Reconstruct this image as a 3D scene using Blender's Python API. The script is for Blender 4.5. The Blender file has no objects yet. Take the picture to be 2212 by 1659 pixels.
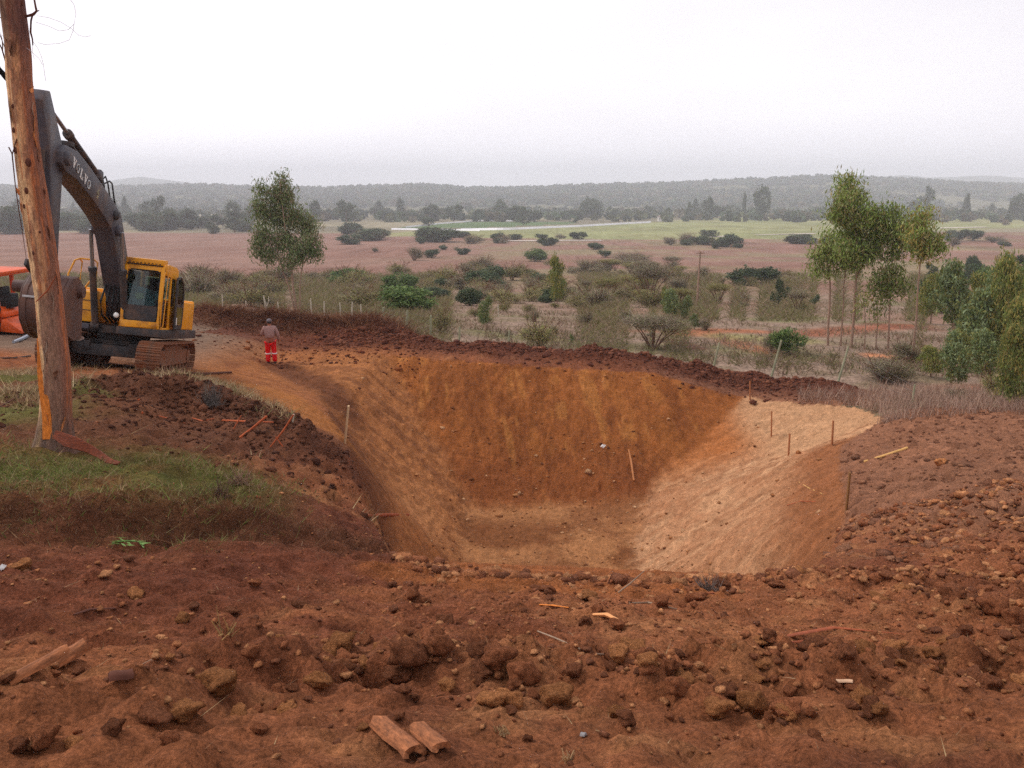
import bpy, bmesh, math, random
import numpy as np
from mathutils import Vector, Matrix, noise as mnoise
from mathutils.geometry import delaunay_2d_cdt

R_ = math.radians
SC = bpy.context.scene
COL = SC.collection
rng = np.random.default_rng(7)
random.seed(7)

# ------------------------------------------------------------------ camera
FPX, CX, CY, HZ = 1800.0, 1106.0, 829.5, 420.0          # photo measured on a 2212 x 1659 raster
PITCH = math.atan((CY - HZ) / FPX)
cam_d = bpy.data.cameras.new('camera')
cam_d.sensor_width = 36.0
cam_d.lens = 36.0 * FPX / 2212.0
cam_d.clip_start, cam_d.clip_end = 0.1, 30000.0
cam = bpy.data.objects.new('camera', cam_d)
COL.objects.link(cam)
cam.location = (0, 0, 0)
cam.rotation_euler = (math.pi / 2 - PITCH, 0, 0)
SC.camera = cam

# ------------------------------------------------------------------ sky, sun, exposure
SUN_EL, SUN_AZ = R_(48), R_(-68)        # azimuth from +Y towards +X; the sun stands behind cloud to the west of the view
sun_dir = Vector((math.sin(SUN_AZ) * math.cos(SUN_EL), math.cos(SUN_AZ) * math.cos(SUN_EL), math.sin(SUN_EL)))
world = bpy.data.worlds.new('World')
SC.world = world
world.use_nodes = True
nt = world.node_tree
nt.nodes.clear()
N, L = nt.nodes, nt.links
sky = N.new('ShaderNodeTexSky'); sky.sky_type = 'NISHITA'; sky.sun_disc = False
sky.sun_elevation, sky.sun_rotation = SUN_EL, SUN_AZ
sky.dust_density = 4.0
geo = N.new('ShaderNodeTexCoord')
mp = N.new('ShaderNodeMapping'); mp.inputs['Scale'].default_value = (1.6, 1.6, 5.0)
ns = N.new('ShaderNodeTexNoise'); ns.inputs['Scale'].default_value = 1.5; ns.inputs['Detail'].default_value = 4
L.new(geo.outputs['Generated'], mp.inputs[0]); L.new(mp.outputs[0], ns.inputs['Vector'])
cr = N.new('ShaderNodeValToRGB')
cr.color_ramp.elements[0].position = 0.3; cr.color_ramp.elements[0].color = (6.4, 6.15, 6.5, 1)
cr.color_ramp.elements[1].position = 0.7; cr.color_ramp.elements[1].color = (7.7, 7.45, 7.85, 1)
L.new(ns.outputs['Fac'], cr.inputs[0])
dt = N.new('ShaderNodeVectorMath'); dt.operation = 'DOT_PRODUCT'
L.new(geo.outputs['Generated'], dt.inputs[0]); dt.inputs[1].default_value = sun_dir
mr = N.new('ShaderNodeMapRange'); mr.inputs['From Min'].default_value = -0.1; mr.inputs['From Max'].default_value = 0.95
mr.inputs['To Min'].default_value = 0.92; mr.inputs['To Max'].default_value = 1.3
L.new(dt.outputs['Value'], mr.inputs[0])
ml = N.new('ShaderNodeVectorMath'); ml.operation = 'SCALE'
sx_ = N.new('ShaderNodeSeparateXYZ'); L.new(geo.outputs['Generated'], sx_.inputs[0])
hz_ = N.new('ShaderNodeMapRange'); hz_.inputs['From Min'].default_value = 0.0; hz_.inputs['From Max'].default_value = 0.26
hz_.inputs['To Min'].default_value = 1.7; hz_.inputs['To Max'].default_value = 1.0      # an overcast sky pales towards the horizon
L.new(sx_.outputs['Z'], hz_.inputs[0])
mm = N.new('ShaderNodeMath'); mm.operation = 'MULTIPLY'; L.new(mr.outputs[0], mm.inputs[0]); L.new(hz_.outputs[0], mm.inputs[1])
L.new(cr.outputs[0], ml.inputs[0]); L.new(mm.outputs[0], ml.inputs['Scale'])
mx = N.new('ShaderNodeMixRGB'); mx.inputs[0].default_value = 0.93      # the cloud deck hides nearly all of the blue
L.new(sky.outputs[0], mx.inputs[1]); L.new(ml.outputs[0], mx.inputs[2])
bg = N.new('ShaderNodeBackground'); bg.inputs['Strength'].default_value = 0.1
L.new(mx.outputs[0], bg.inputs[0])
ow = N.new('ShaderNodeOutputWorld'); L.new(bg.outputs[0], ow.inputs[0])

sl = bpy.data.lights.new('sun', 'SUN'); sl.energy = 1.5; sl.angle = R_(12); sl.color = (1.0, 0.95, 0.88)
so = bpy.data.objects.new('sun', sl); COL.objects.link(so)
so.rotation_euler = sun_dir.to_track_quat('Z', 'Y').to_euler()

SC.view_settings.view_transform = 'Standard'
SC.view_settings.look = 'None'
SC.view_settings.exposure = 0.42
SC.view_settings.gamma = 1.0
SC.render.engine = 'CYCLES'
SC.cycles.use_denoising = False
SC.cycles.use_adaptive_sampling = False
SC.cycles.max_bounces = 8
SC.cycles.diffuse_bounces = 4
SC.cycles.glossy_bounces = 2
SC.cycles.transmission_bounces = 4
SC.cycles.transparent_max_bounces = 8
SC.cycles.volume_bounces = 6

# ------------------------------------------------------------------ small helpers
def S(r, g, b, k=1.0):
    f = lambda c: ((c / 255.0) / 12.92 if c / 255.0 <= 0.04045 else ((c / 255.0 + 0.055) / 1.055) ** 2.4) * k
    return np.array([f(r), f(g), f(b)])

def P(px, py, d):
    """world point seen at raster (px, py) at horizontal distance d"""
    u = (CY - py) / FPX
    y = math.cos(PITCH) + u * math.sin(PITCH)
    z = -math.sin(PITCH) + u * math.cos(PITCH)
    return Vector(((px - CX) / FPX * d / y, d, z * d / y))

def proj(X, Y, Z):
    dd = Y * math.cos(PITCH) - Z * math.sin(PITCH)
    u = Y * math.sin(PITCH) + Z * math.cos(PITCH)
    return CX + FPX * X / dd, CY - FPX * u / dd

def hsh(i, j, seed):
    n = (i.astype(np.int64) * 374761393 + j.astype(np.int64) * 668265263 + seed * 974634777) & 0xffffffff
    n = ((n ^ (n >> 13)) * 1274126177) & 0xffffffff
    return ((n ^ (n >> 16)) & 0xffff) / 65535.0

def vn(x, y, seed=0):
    xi, yi = np.floor(x), np.floor(y)
    fx, fy = x - xi, y - yi
    fx = fx * fx * (3 - 2 * fx); fy = fy * fy * (3 - 2 * fy)
    a, b = hsh(xi, yi, seed), hsh(xi + 1, yi, seed)
    c, d = hsh(xi, yi + 1, seed), hsh(xi + 1, yi + 1, seed)
    return (a + (b - a) * fx) * (1 - fy) + (c + (d - c) * fx) * fy

def fbm(x, y, o=4, seed=0, g=0.5):
    s, a, t = 0, 1.0, 0
    for k in range(o):
        s = s + a * vn(x * 2 ** k + 17.3 * k, y * 2 ** k - 9.1 * k, seed + k); t += a; a *= g
    return s / t

def sst(a, b, x):
    t = np.clip((x - a) / (b - a), 0, 1)
    return t * t * (3 - 2 * t)

def mesh_np(name, V, F, col=None, smooth=False):
    """V (n,3), F (m,k) with k = 3 or 4, col (n,3) per vertex"""
    me = bpy.data.meshes.new(name)
    V = np.asarray(V, np.float32); F = np.asarray(F, np.int32)
    k = F.shape[1]
    me.vertices.add(len(V)); me.vertices.foreach_set('co', V.ravel())
    me.loops.add(F.size); me.loops.foreach_set('vertex_index', F.ravel())
    me.polygons.add(len(F))
    me.polygons.foreach_set('loop_start', np.arange(0, F.size, k, dtype=np.int32))
    me.polygons.foreach_set('loop_total', np.full(len(F), k, np.int32))
    if smooth:
        me.polygons.foreach_set('use_smooth', np.ones(len(F), bool))
    me.update(calc_edges=True)
    if col is not None:
        at = me.color_attributes.new('Col', 'FLOAT_COLOR', 'POINT')
        at.data.foreach_set('color', np.concatenate([np.asarray(col, np.float32), np.ones((len(V), 1), np.float32)], 1).ravel())
    return me

def link(name, me, m=None, parent=None, **props):
    o = bpy.data.objects.new(name, me)
    if m is not None and me is not None and len(me.materials) == 0:
        me.materials.append(m)
    COL.objects.link(o)
    if parent is not None:
        o.parent = parent
    for k, v in props.items():
        if v is not None:
            o[k] = v
    return o

def thing(name, label, cat, loc=(0, 0, 0), group=None, mat4=None):
    o = bpy.data.objects.new(name, None)
    o.empty_display_size = 0.3
    COL.objects.link(o)
    if mat4 is not None:
        o.matrix_world = mat4
    else:
        o.location = loc
    o['label'] = label; o['category'] = cat
    if group:
        o['group'] = group
    return o

def material(name, color=None, rough=0.9, spec=0.3, var=0.35, scale=8.0, dirt=None, dirt_amt=0.5, dirt_scale=2.0, bump=0.0, bscale=30.0,
             metal=0.0, attr=False, transl=0.0, stretch=(1, 1, 1), objvar=0.0, grain=0.0):
    m = bpy.data.materials.new(name); m.use_nodes = True
    n, l = m.node_tree.nodes, m.node_tree.links
    pb = n['Principled BSDF']
    pb.inputs['Roughness'].default_value = rough
    pb.inputs['Specular IOR Level'].default_value = spec
    pb.inputs['Metallic'].default_value = metal
    tc = n.new('ShaderNodeTexCoord'); mpn = n.new('ShaderNodeMapping')
    mpn.inputs['Scale'].default_value = stretch
    l.new(tc.outputs['Object'], mpn.inputs[0])
    if attr:
        a = n.new('ShaderNodeAttribute'); a.attribute_name = 'Col'; src = a.outputs['Color']
    else:
        a = n.new('ShaderNodeRGB'); a.outputs[0].default_value = (*color, 1); src = a.outputs[0]
    nz = n.new('ShaderNodeTexNoise'); nz.inputs['Scale'].default_value = scale; nz.inputs['Detail'].default_value = 6; nz.inputs['Roughness'].default_value = 0.65
    l.new(mpn.outputs[0], nz.inputs['Vector'])
    rg = n.new('ShaderNodeMapRange'); rg.inputs['From Min'].default_value = 0.25; rg.inputs['From Max'].default_value = 0.75
    rg.inputs['To Min'].default_value = 1 - var; rg.inputs['To Max'].default_value = 1 + var
    l.new(nz.outputs['Fac'], rg.inputs[0])
    sc = n.new('ShaderNodeVectorMath'); sc.operation = 'SCALE'
    l.new(src, sc.inputs[0]); l.new(rg.outputs[0], sc.inputs['Scale'])
    out = sc.outputs[0]
    if grain:
        nf = n.new('ShaderNodeTexNoise'); nf.inputs['Scale'].default_value = grain; nf.inputs['Detail'].default_value = 3; nf.inputs['Roughness'].default_value = 0.8
        l.new(mpn.outputs[0], nf.inputs['Vector'])
        rf = n.new('ShaderNodeMapRange'); rf.inputs['From Min'].default_value = 0.3; rf.inputs['From Max'].default_value = 0.7
        rf.inputs['To Min'].default_value = 0.45; rf.inputs['To Max'].default_value = 1.5
        l.new(nf.outputs['Fac'], rf.inputs[0])
        sf = n.new('ShaderNodeVectorMath'); sf.operation = 'SCALE'
        l.new(out, sf.inputs[0]); l.new(rf.outputs[0], sf.inputs['Scale']); out = sf.outputs[0]
    if objvar:
        oi = n.new('ShaderNodeObjectInfo')
        r2 = n.new('ShaderNodeMapRange'); r2.inputs['To Min'].default_value = 1 - objvar; r2.inputs['To Max'].default_value = 1 + objvar
        l.new(oi.outputs['Random'], r2.inputs[0])
        s2 = n.new('ShaderNodeVectorMath'); s2.operation = 'SCALE'
        l.new(out, s2.inputs[0]); l.new(r2.outputs[0], s2.inputs['Scale']); out = s2.outputs[0]
    if dirt is not None:
        dz = n.new('ShaderNodeTexNoise'); dz.inputs['Scale'].default_value = dirt_scale; dz.inputs['Detail'].default_value = 8; dz.inputs['Roughness'].default_value = 0.7
        l.new(mpn.outputs[0], dz.inputs['Vector'])
        dr = n.new('ShaderNodeMapRange'); dr.inputs['From Min'].default_value = 0.62 - 0.35 * dirt_amt; dr.inputs['From Max'].default_value = 0.8 - 0.3 * dirt_amt
        l.new(dz.outputs['Fac'], dr.inputs[0])
        mxn = n.new('ShaderNodeMixRGB'); mxn.inputs[2].default_value = (*dirt, 1)
        l.new(dr.outputs[0], mxn.inputs[0]); l.new(out, mxn.inputs[1]); out = mxn.outputs[0]
    l.new(out, pb.inputs['Base Color'])
    if bump:
        bz = n.new('ShaderNodeTexNoise'); bz.inputs['Scale'].default_value = bscale; bz.inputs['Detail'].default_value = 8; bz.inputs['Roughness'].default_value = 0.7
        l.new(mpn.outputs[0], bz.inputs['Vector'])
        bp = n.new('ShaderNodeBump'); bp.inputs['Strength'].default_value = 1.0; bp.inputs['Distance'].default_value = bump
        l.new(bz.outputs['Fac'], bp.inputs['Height']); l.new(bp.outputs[0], pb.inputs['Normal'])
    if transl:
        tb = n.new('ShaderNodeBsdfTranslucent'); l.new(out, tb.inputs[0])
        ms = n.new('ShaderNodeMixShader'); ms.inputs[0].default_value = transl
        l.new(pb.outputs[0], ms.inputs[1]); l.new(tb.outputs[0], ms.inputs[2])
        l.new(ms.outputs[0], n['Material Output'].inputs[0])
    return m

class MB:
    """collects boxes, prisms, tubes and links them as ONE mesh"""
    def __init__(s):
        s.v, s.f = [], []
    def add(s, V, F):
        b = len(s.v)
        s.v += [tuple(map(float, p)) for p in V]
        s.f += [tuple(b + i for i in q) for q in F]
        return s
    def box(s, c, d, rot=None, taper=1.0):
        V = []
        for z in (-.5, .5):
            k = taper if z > 0 else 1.0
            for x, y in ((-.5, -.5), (.5, -.5), (.5, .5), (-.5, .5)):
                p = Vector((x * d[0] * k, y * d[1] * k, z * d[2]))
                if rot is not None: p = rot @ p
                V.append(p + Vector(c))
        return s.add(V, [(3, 2, 1, 0), (4, 5, 6, 7), (0, 1, 5, 4), (1, 2, 6, 5), (2, 3, 7, 6), (3, 0, 4, 7)])
    def prism(s, pts, y0, y1, ax='y'):
        """outline in (x, z) run from y0 to y1; ax='x': outline (y, z) from x0 to x1; ax='z': outline (x, y)"""
        n = len(pts)
        mk = {'y': lambda a, b, t: (a, t, b), 'x': lambda a, b, t: (t, a, b), 'z': lambda a, b, t: (a, b, t)}[ax]
        V = [mk(a, b, y0) for a, b in pts] + [mk(a, b, y1) for a, b in pts]
        F = [tuple(range(n)), tuple(range(2 * n - 1, n - 1, -1))] + [(i, i + n, (i + 1) % n + n, (i + 1) % n) for i in range(n)]
        return s.add(V, F)
    def tube(s, pts, r, n=8, cap=True, flat=1.0):
        pts = [Vector(p) for p in pts]
        rr = r if isinstance(r, (list, tuple)) else [r] * len(pts)
        V, F = [], []
        up = Vector((0.31, 0.17, 0.93))
        for i, p in enumerate(pts):
            t = (pts[min(i + 1, len(pts) - 1)] - pts[max(i - 1, 0)])
            t = t.normalized() if t.length > 1e-9 else Vector((0, 0, 1))
            a = t.cross(up)
            if a.length < 0.05: a = t.cross(Vector((1, 0, 0)))
            a.normalize(); b = t.cross(a)
            for k in range(n):
                q = 2 * math.pi * k / n
                V.append(p + (a * math.cos(q) + b * math.sin(q) * flat) * rr[i])
        m = len(pts)
        for i in range(m - 1):
            for k in range(n):
                F.append((i * n + k, i * n + (k + 1) % n, (i + 1) * n + (k + 1) % n, (i + 1) * n + k))
        if cap:
            F.append(tuple(range(n - 1, -1, -1))); F.append(tuple((m - 1) * n + k for k in range(n)))
        return s.add(V, F)
    def cyl(s, a, b, r, n=16):
        return s.tube([a, b], r, n)
    def ball(s, c, r, n=8, m=6):
        V, F = [], []
        r = r if isinstance(r, (tuple, list)) else (r, r, r)
        for j in range(m + 1):
            t = math.pi * j / m
            for k in range(n):
                q = 2 * math.pi * k / n
                V.append((c[0] + r[0] * math.sin(t) * math.cos(q), c[1] + r[1] * math.sin(t) * math.sin(q), c[2] + r[2] * math.cos(t)))
        for j in range(m):
            for k in range(n):
                F.append((j * n + k, (j + 1) * n + k, (j + 1) * n + (k + 1) % n, j * n + (k + 1) % n))
        return s.add(V, F)
    def mesh(s, name, bevel=0.0, smooth=True, seg=2):
        me = bpy.data.meshes.new(name)
        me.from_pydata(s.v, [], s.f)
        bm = bmesh.new(); bm.from_mesh(me)
        bmesh.ops.remove_doubles(bm, verts=bm.verts, dist=1e-5)
        bmesh.ops.recalc_face_normals(bm, faces=bm.faces)
        if bevel:
            es = [e for e in bm.edges if len(e.link_faces) == 2 and e.calc_face_angle(0) > 0.6]
            bmesh.ops.bevel(bm, geom=es, offset=bevel, segments=seg, affect='EDGES', profile=0.6, clamp_overlap=True)
        if smooth:
            for f in bm.faces: f.smooth = True
            for e in bm.edges:
                if len(e.link_faces) == 2 and e.calc_face_angle(0) > 0.7: e.smooth = False
        bm.to_mesh(me); bm.free()
        return me
    def build(s, name, m, parent=None, bevel=0.0, smooth=True, **props):
        return link(name, s.mesh(name, bevel, smooth), m, parent, **props)

# ------------------------------------------------------------------ terrain: measured points, triangulated with break lines
PTS, EDG, CONE = [], [], []
def gp(*p):
    PTS.append(Vector(p)); return len(PTS) - 1
def gpx(px, py, d):
    return gp(*P(px, py, d))
def line(pts):
    ids = [gpx(*p[1:]) if p[0] == 'p' else gp(*p[1:]) for p in pts]
    for a, b in zip(ids[:-1], ids[1:]): EDG.append((a, b))
    return ids
p_, w_ = 'p', 'w'
FLZ = -10.0
# crest of the pit, anticlockwise from the near lip
LIP = [(p_, 850, 1205, 7.6), (p_, 1000, 1238, 7.2), (p_, 1200, 1250, 7.0), (p_, 1400, 1252, 7.0), (p_, 1600, 1250, 7.3), (p_, 1750, 1245, 8.0)]
RCR = [(p_, 1790, 1180, 11), (p_, 1830, 1103, 15), (p_, 1815, 1010, 19), (p_, 1815, 960, 22), (p_, 1915, 905, 25), (p_, 1850, 880, 28)]
BCK = [(p_, 1620, 862, 31), (p_, 1400, 806, 31), (p_, 1200, 790, 31), (p_, 1000, 776, 31.2), (p_, 825, 764, 31.5)]
LCR = [(p_, 600, 792, 31), (p_, 690, 860, 25), (p_, 748, 962, 18), (p_, 790, 1080, 11.5)]
crest = line(LIP + RCR + BCK + LCR); EDG.append((crest[-1], crest[0]))
CREST = [(PTS[i].x, PTS[i].y) for i in crest]
i_lip0, i_lip1 = crest[0], crest[5]
i_bl, i_br = crest[16], crest[12]
fl = [gp(-1.3, 14, FLZ), gp(-1.3, 20.5, FLZ), gp(-1.38, 25.4, FLZ + .1), gp(1.2, 26.2, FLZ + .1), gp(3.8, 25.4, FLZ), gp(3.3, 20.5, FLZ), gp(3.0, 14, FLZ)]
for a, b in zip(fl, fl[1:] + fl[:1]): EDG.append((a, b))
EDG += [(i_lip0, fl[0]), (i_lip1, fl[6]), (i_bl, fl[2]), (i_br, fl[4])]
# foreground
for p in [(-40, -10, -.6), (0, -10, .4), (40, -10, -1.5), (-40, 2, -1.2), (-6, 1, -1.35), (0, 0, -1.5), (6, 1, -1.55), (40, 2, -3.0), (-3, 2.1, -1.6), (0, 2.1, -1.62), (3, 2.1, -1.66),
          (-40, 10, -2.2), (-16, 9, -2.5), (16, 8, -3.9), (40, 12, -5.6), (-40, 22, -3.6), (-40, 31, -4.9), (45, 22, -7.2)]: gp(*p)
gpx(1106, 1440, 3.75); gpx(500, 1440, 3.7); gpx(1700, 1440, 3.8); gpx(2150, 1440, 4.2)
gpx(300, 1350, 4.3); gpx(2100, 1250, 7.4); gpx(2200, 1190, 8.2)
# cut bank on the left with the grass strip above it
line([(p_, -500, 1165, 6.0), (p_, 0, 1165, 6.35), (p_, 300, 1168, 6.8), (p_, 560, 1172, 7.2), (p_, 790, 1192, 7.55)])
line([(p_, -500, 1085, 6.4), (p_, 0, 1088, 6.75), (p_, 300, 1082, 7.15), (p_, 560, 1100, 7.6), (p_, 760, 1140, 8.6)])
for a in [(0, 960, 8.8), (120, 968, 8.75), (300, 962, 9.1), (500, 1000, 9.2), (640, 1055, 9.2), (0, 880, 12.5), (0, 800, 20), (-200, 720, 28), (0, 720, 29.5),
          (250, 860, 13), (450, 842, 16), (560, 900, 15.2), (660, 960, 13.6), (560, 858, 19), (430, 820, 20.2), (230, 800, 20.8), (660, 1000, 11.5)]: gpx(*a)
# level patch under the excavator (its tracks stand on these)
EXO = Vector((-10.96, 22.9, -4.79))
EXR = Matrix.Rotation(R_(-81), 3, 'Z') @ Matrix.Rotation(R_(-9.1), 3, 'Y') @ Matrix.Rotation(R_(-7.1), 3, 'X')
for lx in (-2.3, 2.4):
    for ly in (-1.9, 0, 1.9):
        gp(*(EXO + EXR @ Vector((lx, ly, 0.02))))
for a in [(420, 722, 31.5), (500, 742, 31.5), (588, 785, 31.3), (700, 762, 32.3)]: gpx(*a)
# right of the pit
for a in [(2000, 930, 21.5), (2212, 930, 21), (2050, 1000, 16.5), (1950, 1100, 12.4), (2200, 1100, 10.3), (2212, 1040, 12.6), (1900, 1200, 9.4), (1990, 880, 25.5), (2150, 893, 24),
          (1950, 850, 31), (2100, 848, 32), (1760, 850, 31), (1700, 840, 33.5)]: gpx(*a)
# beyond the pit
for a in [(640, 735, 36), (640, 702, 43), (850, 700, 43), (850, 742, 35), (1100, 742, 39), (1100, 762, 34.2), (1400, 757, 41), (1400, 782, 34.4), (1600, 772, 40), (1640, 815, 34.5), (1850, 756, 43), (2100, 800, 38), (300, 690, 38),
          (-300, 700, 36)]: gpx(*a)
for d, zs in [(62, (-6.6, -7.4, -8.1, -8.9, -9.6, -10.0, -10.6)), (90, (-10, -10.3, -10.8, -11.3, -11.8, -12, -12.3)), (125, (-13.2,) * 7), (200, (-17.6,) * 7), (300, (-21.2,) * 7), (500, (-24.2,) * 7),
              (800, (-26.2,) * 7), (1200, (-28.6,) * 7), (1600, (-29.5,) * 7)]:
    for k, z in zip((-1.6, -.8, -.33, .12, .55, 1.0, 1.7), zs): gp(k * d, d, z)
for p in [(-7000, -60, -5), (7000, -60, -12), (-7000, 1600, -30), (7000, 1600, -30), (-7000, 8000, -30), (0, 8000, -30), (7000, 8000, -30), (0, -60, 2), (-300, 30, -5), (300, 30, -12)]: gp(*p)

cv, ce, cf, ov, oe, of = delaunay_2d_cdt([Vector((p.x, p.y)) for p in PTS], EDG, [], 0, 1e-5)
cz = [np.mean([PTS[i].z for i in o]) if o else None for o in ov]
cvn = np.array([(v.x, v.y) for v in cv])
for i, z in enumerate(cz):
    if z is None:
        j = min((k for k in range(len(cz)) if cz[k] is not None), key=lambda k: (cvn[k] - cvn[i]) @ (cvn[k] - cvn[i])); cz[i] = cz[j]
cz = np.array(cz, float)

def axis(a0, h0, a1, g, end, h1=None):
    """coordinates from a0 with spacing h0 up to a1, then spacing growing by g to end"""
    out = list(np.arange(a0, a1, h0)); h = h1 or h0; x = a1
    while x < end:
        out.append(x); h *= g; x += h
    return out + [end]
ya = list(np.arange(1.6, 7.6, .037)) + list(np.arange(7.6, 9.6, .05)) + axis(9.6, .122, 37, 1.045, 7600)
ya = [-60, -30, -15, -8, -5, -3.5, -2.6, -1.9, -1.4, -1, -.65, -.35, -.1, .15, .4, .6, .8, 1., 1.15, 1.3, 1.4, 1.5] + ya
xh = list(np.arange(0, 3.9, .042)) + list(np.arange(3.9, 5.2, .06)) + axis(5.2, .115, 14, 1.06, 6500)
xs = np.array([-v for v in xh[:0:-1]] + xh); ys = np.array(ya)
X, Y = np.meshgrid(xs, ys)
H = np.full(X.shape, -30.0)
for t in cf:
    for k in range(1, len(t) - 1):
        tri = (t[0], t[k], t[k + 1])
        A, B, C = cvn[tri[0]], cvn[tri[1]], cvn[tri[2]]
        den = (B[1] - C[1]) * (A[0] - C[0]) + (C[0] - B[0]) * (A[1] - C[1])
        if abs(den) < 1e-12: continue
        lo, hi = np.minimum(np.minimum(A, B), C), np.maximum(np.maximum(A, B), C)
        i0, i1 = np.searchsorted(xs, lo[0] - 1e-6), np.searchsorted(xs, hi[0] + 1e-6)
        j0, j1 = np.searchsorted(ys, lo[1] - 1e-6), np.searchsorted(ys, hi[1] + 1e-6)
        if i1 <= i0 or j1 <= j0: continue
        x, y = X[j0:j1, i0:i1], Y[j0:j1, i0:i1]
        a = ((B[1] - C[1]) * (x - C[0]) + (C[0] - B[0]) * (y - C[1])) / den
        b = ((C[1] - A[1]) * (x - C[0]) + (A[0] - C[0]) * (y - C[1])) / den
        c = 1 - a - b
        m = (a >= -1e-7) & (b >= -1e-7) & (c >= -1e-7)
        H[j0:j1, i0:i1][m] = (a * cz[tri[0]] + b * cz[tri[1]] + c * cz[tri[2]])[m]

def inpoly(x, y, poly):
    r = np.zeros(x.shape, bool); n = len(poly)
    for i in range(n):
        (x0, y0), (x1, y1) = poly[i], poly[(i + 1) % n]
        if y0 == y1: continue
        c = ((y0 > y) != (y1 > y)) & (x < (x1 - x0) * (y - y0) / (y1 - y0) + x0)
        r ^= c
    return r
def segdist(x, y, pl):
    """distance to an open polyline and the position (0..1) along it"""
    best = np.full(x.shape, 1e9)
    for (x0, y0), (x1, y1) in zip(pl[:-1], pl[1:]):
        dx, dy = x1 - x0, y1 - y0
        t = np.clip(((x - x0) * dx + (y - y0) * dy) / (dx * dx + dy * dy + 1e-12), 0, 1)
        best = np.minimum(best, np.hypot(x - x0 - t * dx, y - y0 - t * dy))
    return best

near = Y < 60
INP = inpoly(X, Y, CREST)
# soften the facets a little outside the crest line (repeated small blur on the regular part of the sheet)
def blur(A, n, mask):
    for _ in range(n):
        B = A.copy()
        B[1:-1, 1:-1] = (A[1:-1, 1:-1] * 4 + A[:-2, 1:-1] + A[2:, 1:-1] + A[1:-1, :-2] + A[1:-1, 2:]) / 8
        A = np.where(mask, B, A)
    return A
H = blur(H, 10, np.ones_like(INP))
H = blur(H, 16, (Y > 9.5) & (Y < 36) & (X < 13) & (X > -7))
xy = lambda pl: [(P(*q[1:]).x, P(*q[1:]).y) for q in pl]
# berm of dark clods along the far rim, brush heap, clod ridge in the foreground, mound beside the tree
BERM = xy([(p_, 720, 748, 34.6), (p_, 850, 752, 33.9), (p_, 1000, 757, 33.5), (p_, 1200, 766, 33.2), (p_, 1400, 783, 33.0), (p_, 1560, 803, 33.0), (p_, 1690, 830, 32.6), (p_, 1790, 858, 31.2)])
dB = segdist(X, Y, BERM)
hb = np.exp(-(dB / 1.5) ** 2)
H = H + near * hb * (0.42 + 0.8 * (fbm(X * .9, Y * .9, 4, 5, .6) - .5) * 1.0)
HEAP = xy([(p_, 455, 694, 39), (p_, 560, 694, 38.5), (p_, 660, 697, 38), (p_, 770, 708, 37.5), (p_, 830, 724, 36.5)])
dH = segdist(X, Y, HEAP)
hh = np.exp(-(dH / 1.5) ** 2)
H = H + near * hh * (0.8 + 1.1 * (fbm(X * .6, Y * .6, 4, 9, .6) - .5))
RID = [(P(px, py, d).x, P(px, py, d).y) for px, py, d in [(-100, 1600, 2.55), (250, 1575, 2.65), (480, 1500, 3.1), (700, 1460, 3.4), (1000, 1440, 3.55), (1300, 1460, 3.45), (1550, 1480, 3.3), (1900, 1470, 3.4), (2300, 1400, 3.9)]]
dR = segdist(X, Y, RID)
hr = np.exp(-(dR / .30) ** 2) * (Y < 8)
H = H + hr * (0.07 + .16 * (fbm(X * 3, Y * 3, 4, 31, .6) - .5))
hole = np.exp(-(((X - P(790, 1480, 3.3).x) / .17) ** 2 + ((Y - 3.22) / .10) ** 2) ** 1.5)
H = H - hole * .24
MND = xy([(p_, 215, 850, 13.3), (p_, 330, 838, 14), (p_, 440, 850, 14.5), (p_, 560, 905, 14.2), (p_, 660, 960, 13.0), (p_, 720, 1010, 12.2)])
dM = segdist(X, Y, MND)
hm = np.exp(-(dM / 1.25) ** 2)
H = H + hm * (0.25 + .75 * (fbm(X * 1.1, Y * 1.1, 4, 41, .6) - .5) + .35 * (fbm(X * 3.5, Y * 3.5, 3, 42, .6) - .5))
KN = P(590, 785, 30.6)
kn = np.exp(-(((X - KN.x - .3) / 1.1) ** 2 + ((Y - KN.y) / .8) ** 2))
H = H + kn * .12
# masks inside the pit
fx0 = np.where(Y < 25.4, -1.35, -1.38 - (Y - 25.4) * .60)
fx1 = np.where(Y < 25.4, np.interp(Y, [14, 20.5, 25.4], [3.0, 3.3, 3.8]), 3.8 + (Y - 25.4) * .92)
wob = (fbm(X * .7, Y * .7, 4, 55, .65) - .5) * 1.3
fx0 = fx0 + wob; fx1 = fx1 - wob
mL = INP & (X < fx0); mR = INP & (X > fx1); mB = INP & (Y + wob >= 25.6) & ~mL & ~mR; mF = INP & (Y + wob < 25.6) & (Y > 13.9) & ~mL & ~mR
# roughness of the worked soil
ridged = lambda a, b, s: 1 - np.abs(2 * fbm(a, b, 3, s) - 1)
strL = fbm(Y * 2.6 + X * .9, X * .30, 4, 51, .6)
strR = fbm(Y * 2.8 - X * .5, X * .28, 4, 52, .6)
strB = fbm(X * 2.4 + Y * .5, Y * .22, 4, 53, .6)
rough = fbm(X * 1.3, Y * 1.3, 3, 3) - .5
fine = fbm(X * 5, Y * 5, 4, 13, .62) - .5
tiny = fbm(X * 19, Y * 19, 3, 23, .7) - .5
H = H + mL * (.20 * (strL - .5) + .10 * (fbm(Y * 5.5 + X * 1.2, X * .5, 4, 59, .65) - .5) + .24 * fine + .08 * rough) + mR * (.20 * (strR - .5) + .14 * (fbm(Y * 5.5 - X * 1.0, X * .5, 4, 57, .65) - .5) + .22 * fine + .06 * rough) + mB * (.10 * (strB - .5) + .24 * fine + .05 * rough) + mF * (.16 * rough + .08 * fine)
out = near & ~INP
fade = sst(60, 34, Y)
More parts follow.
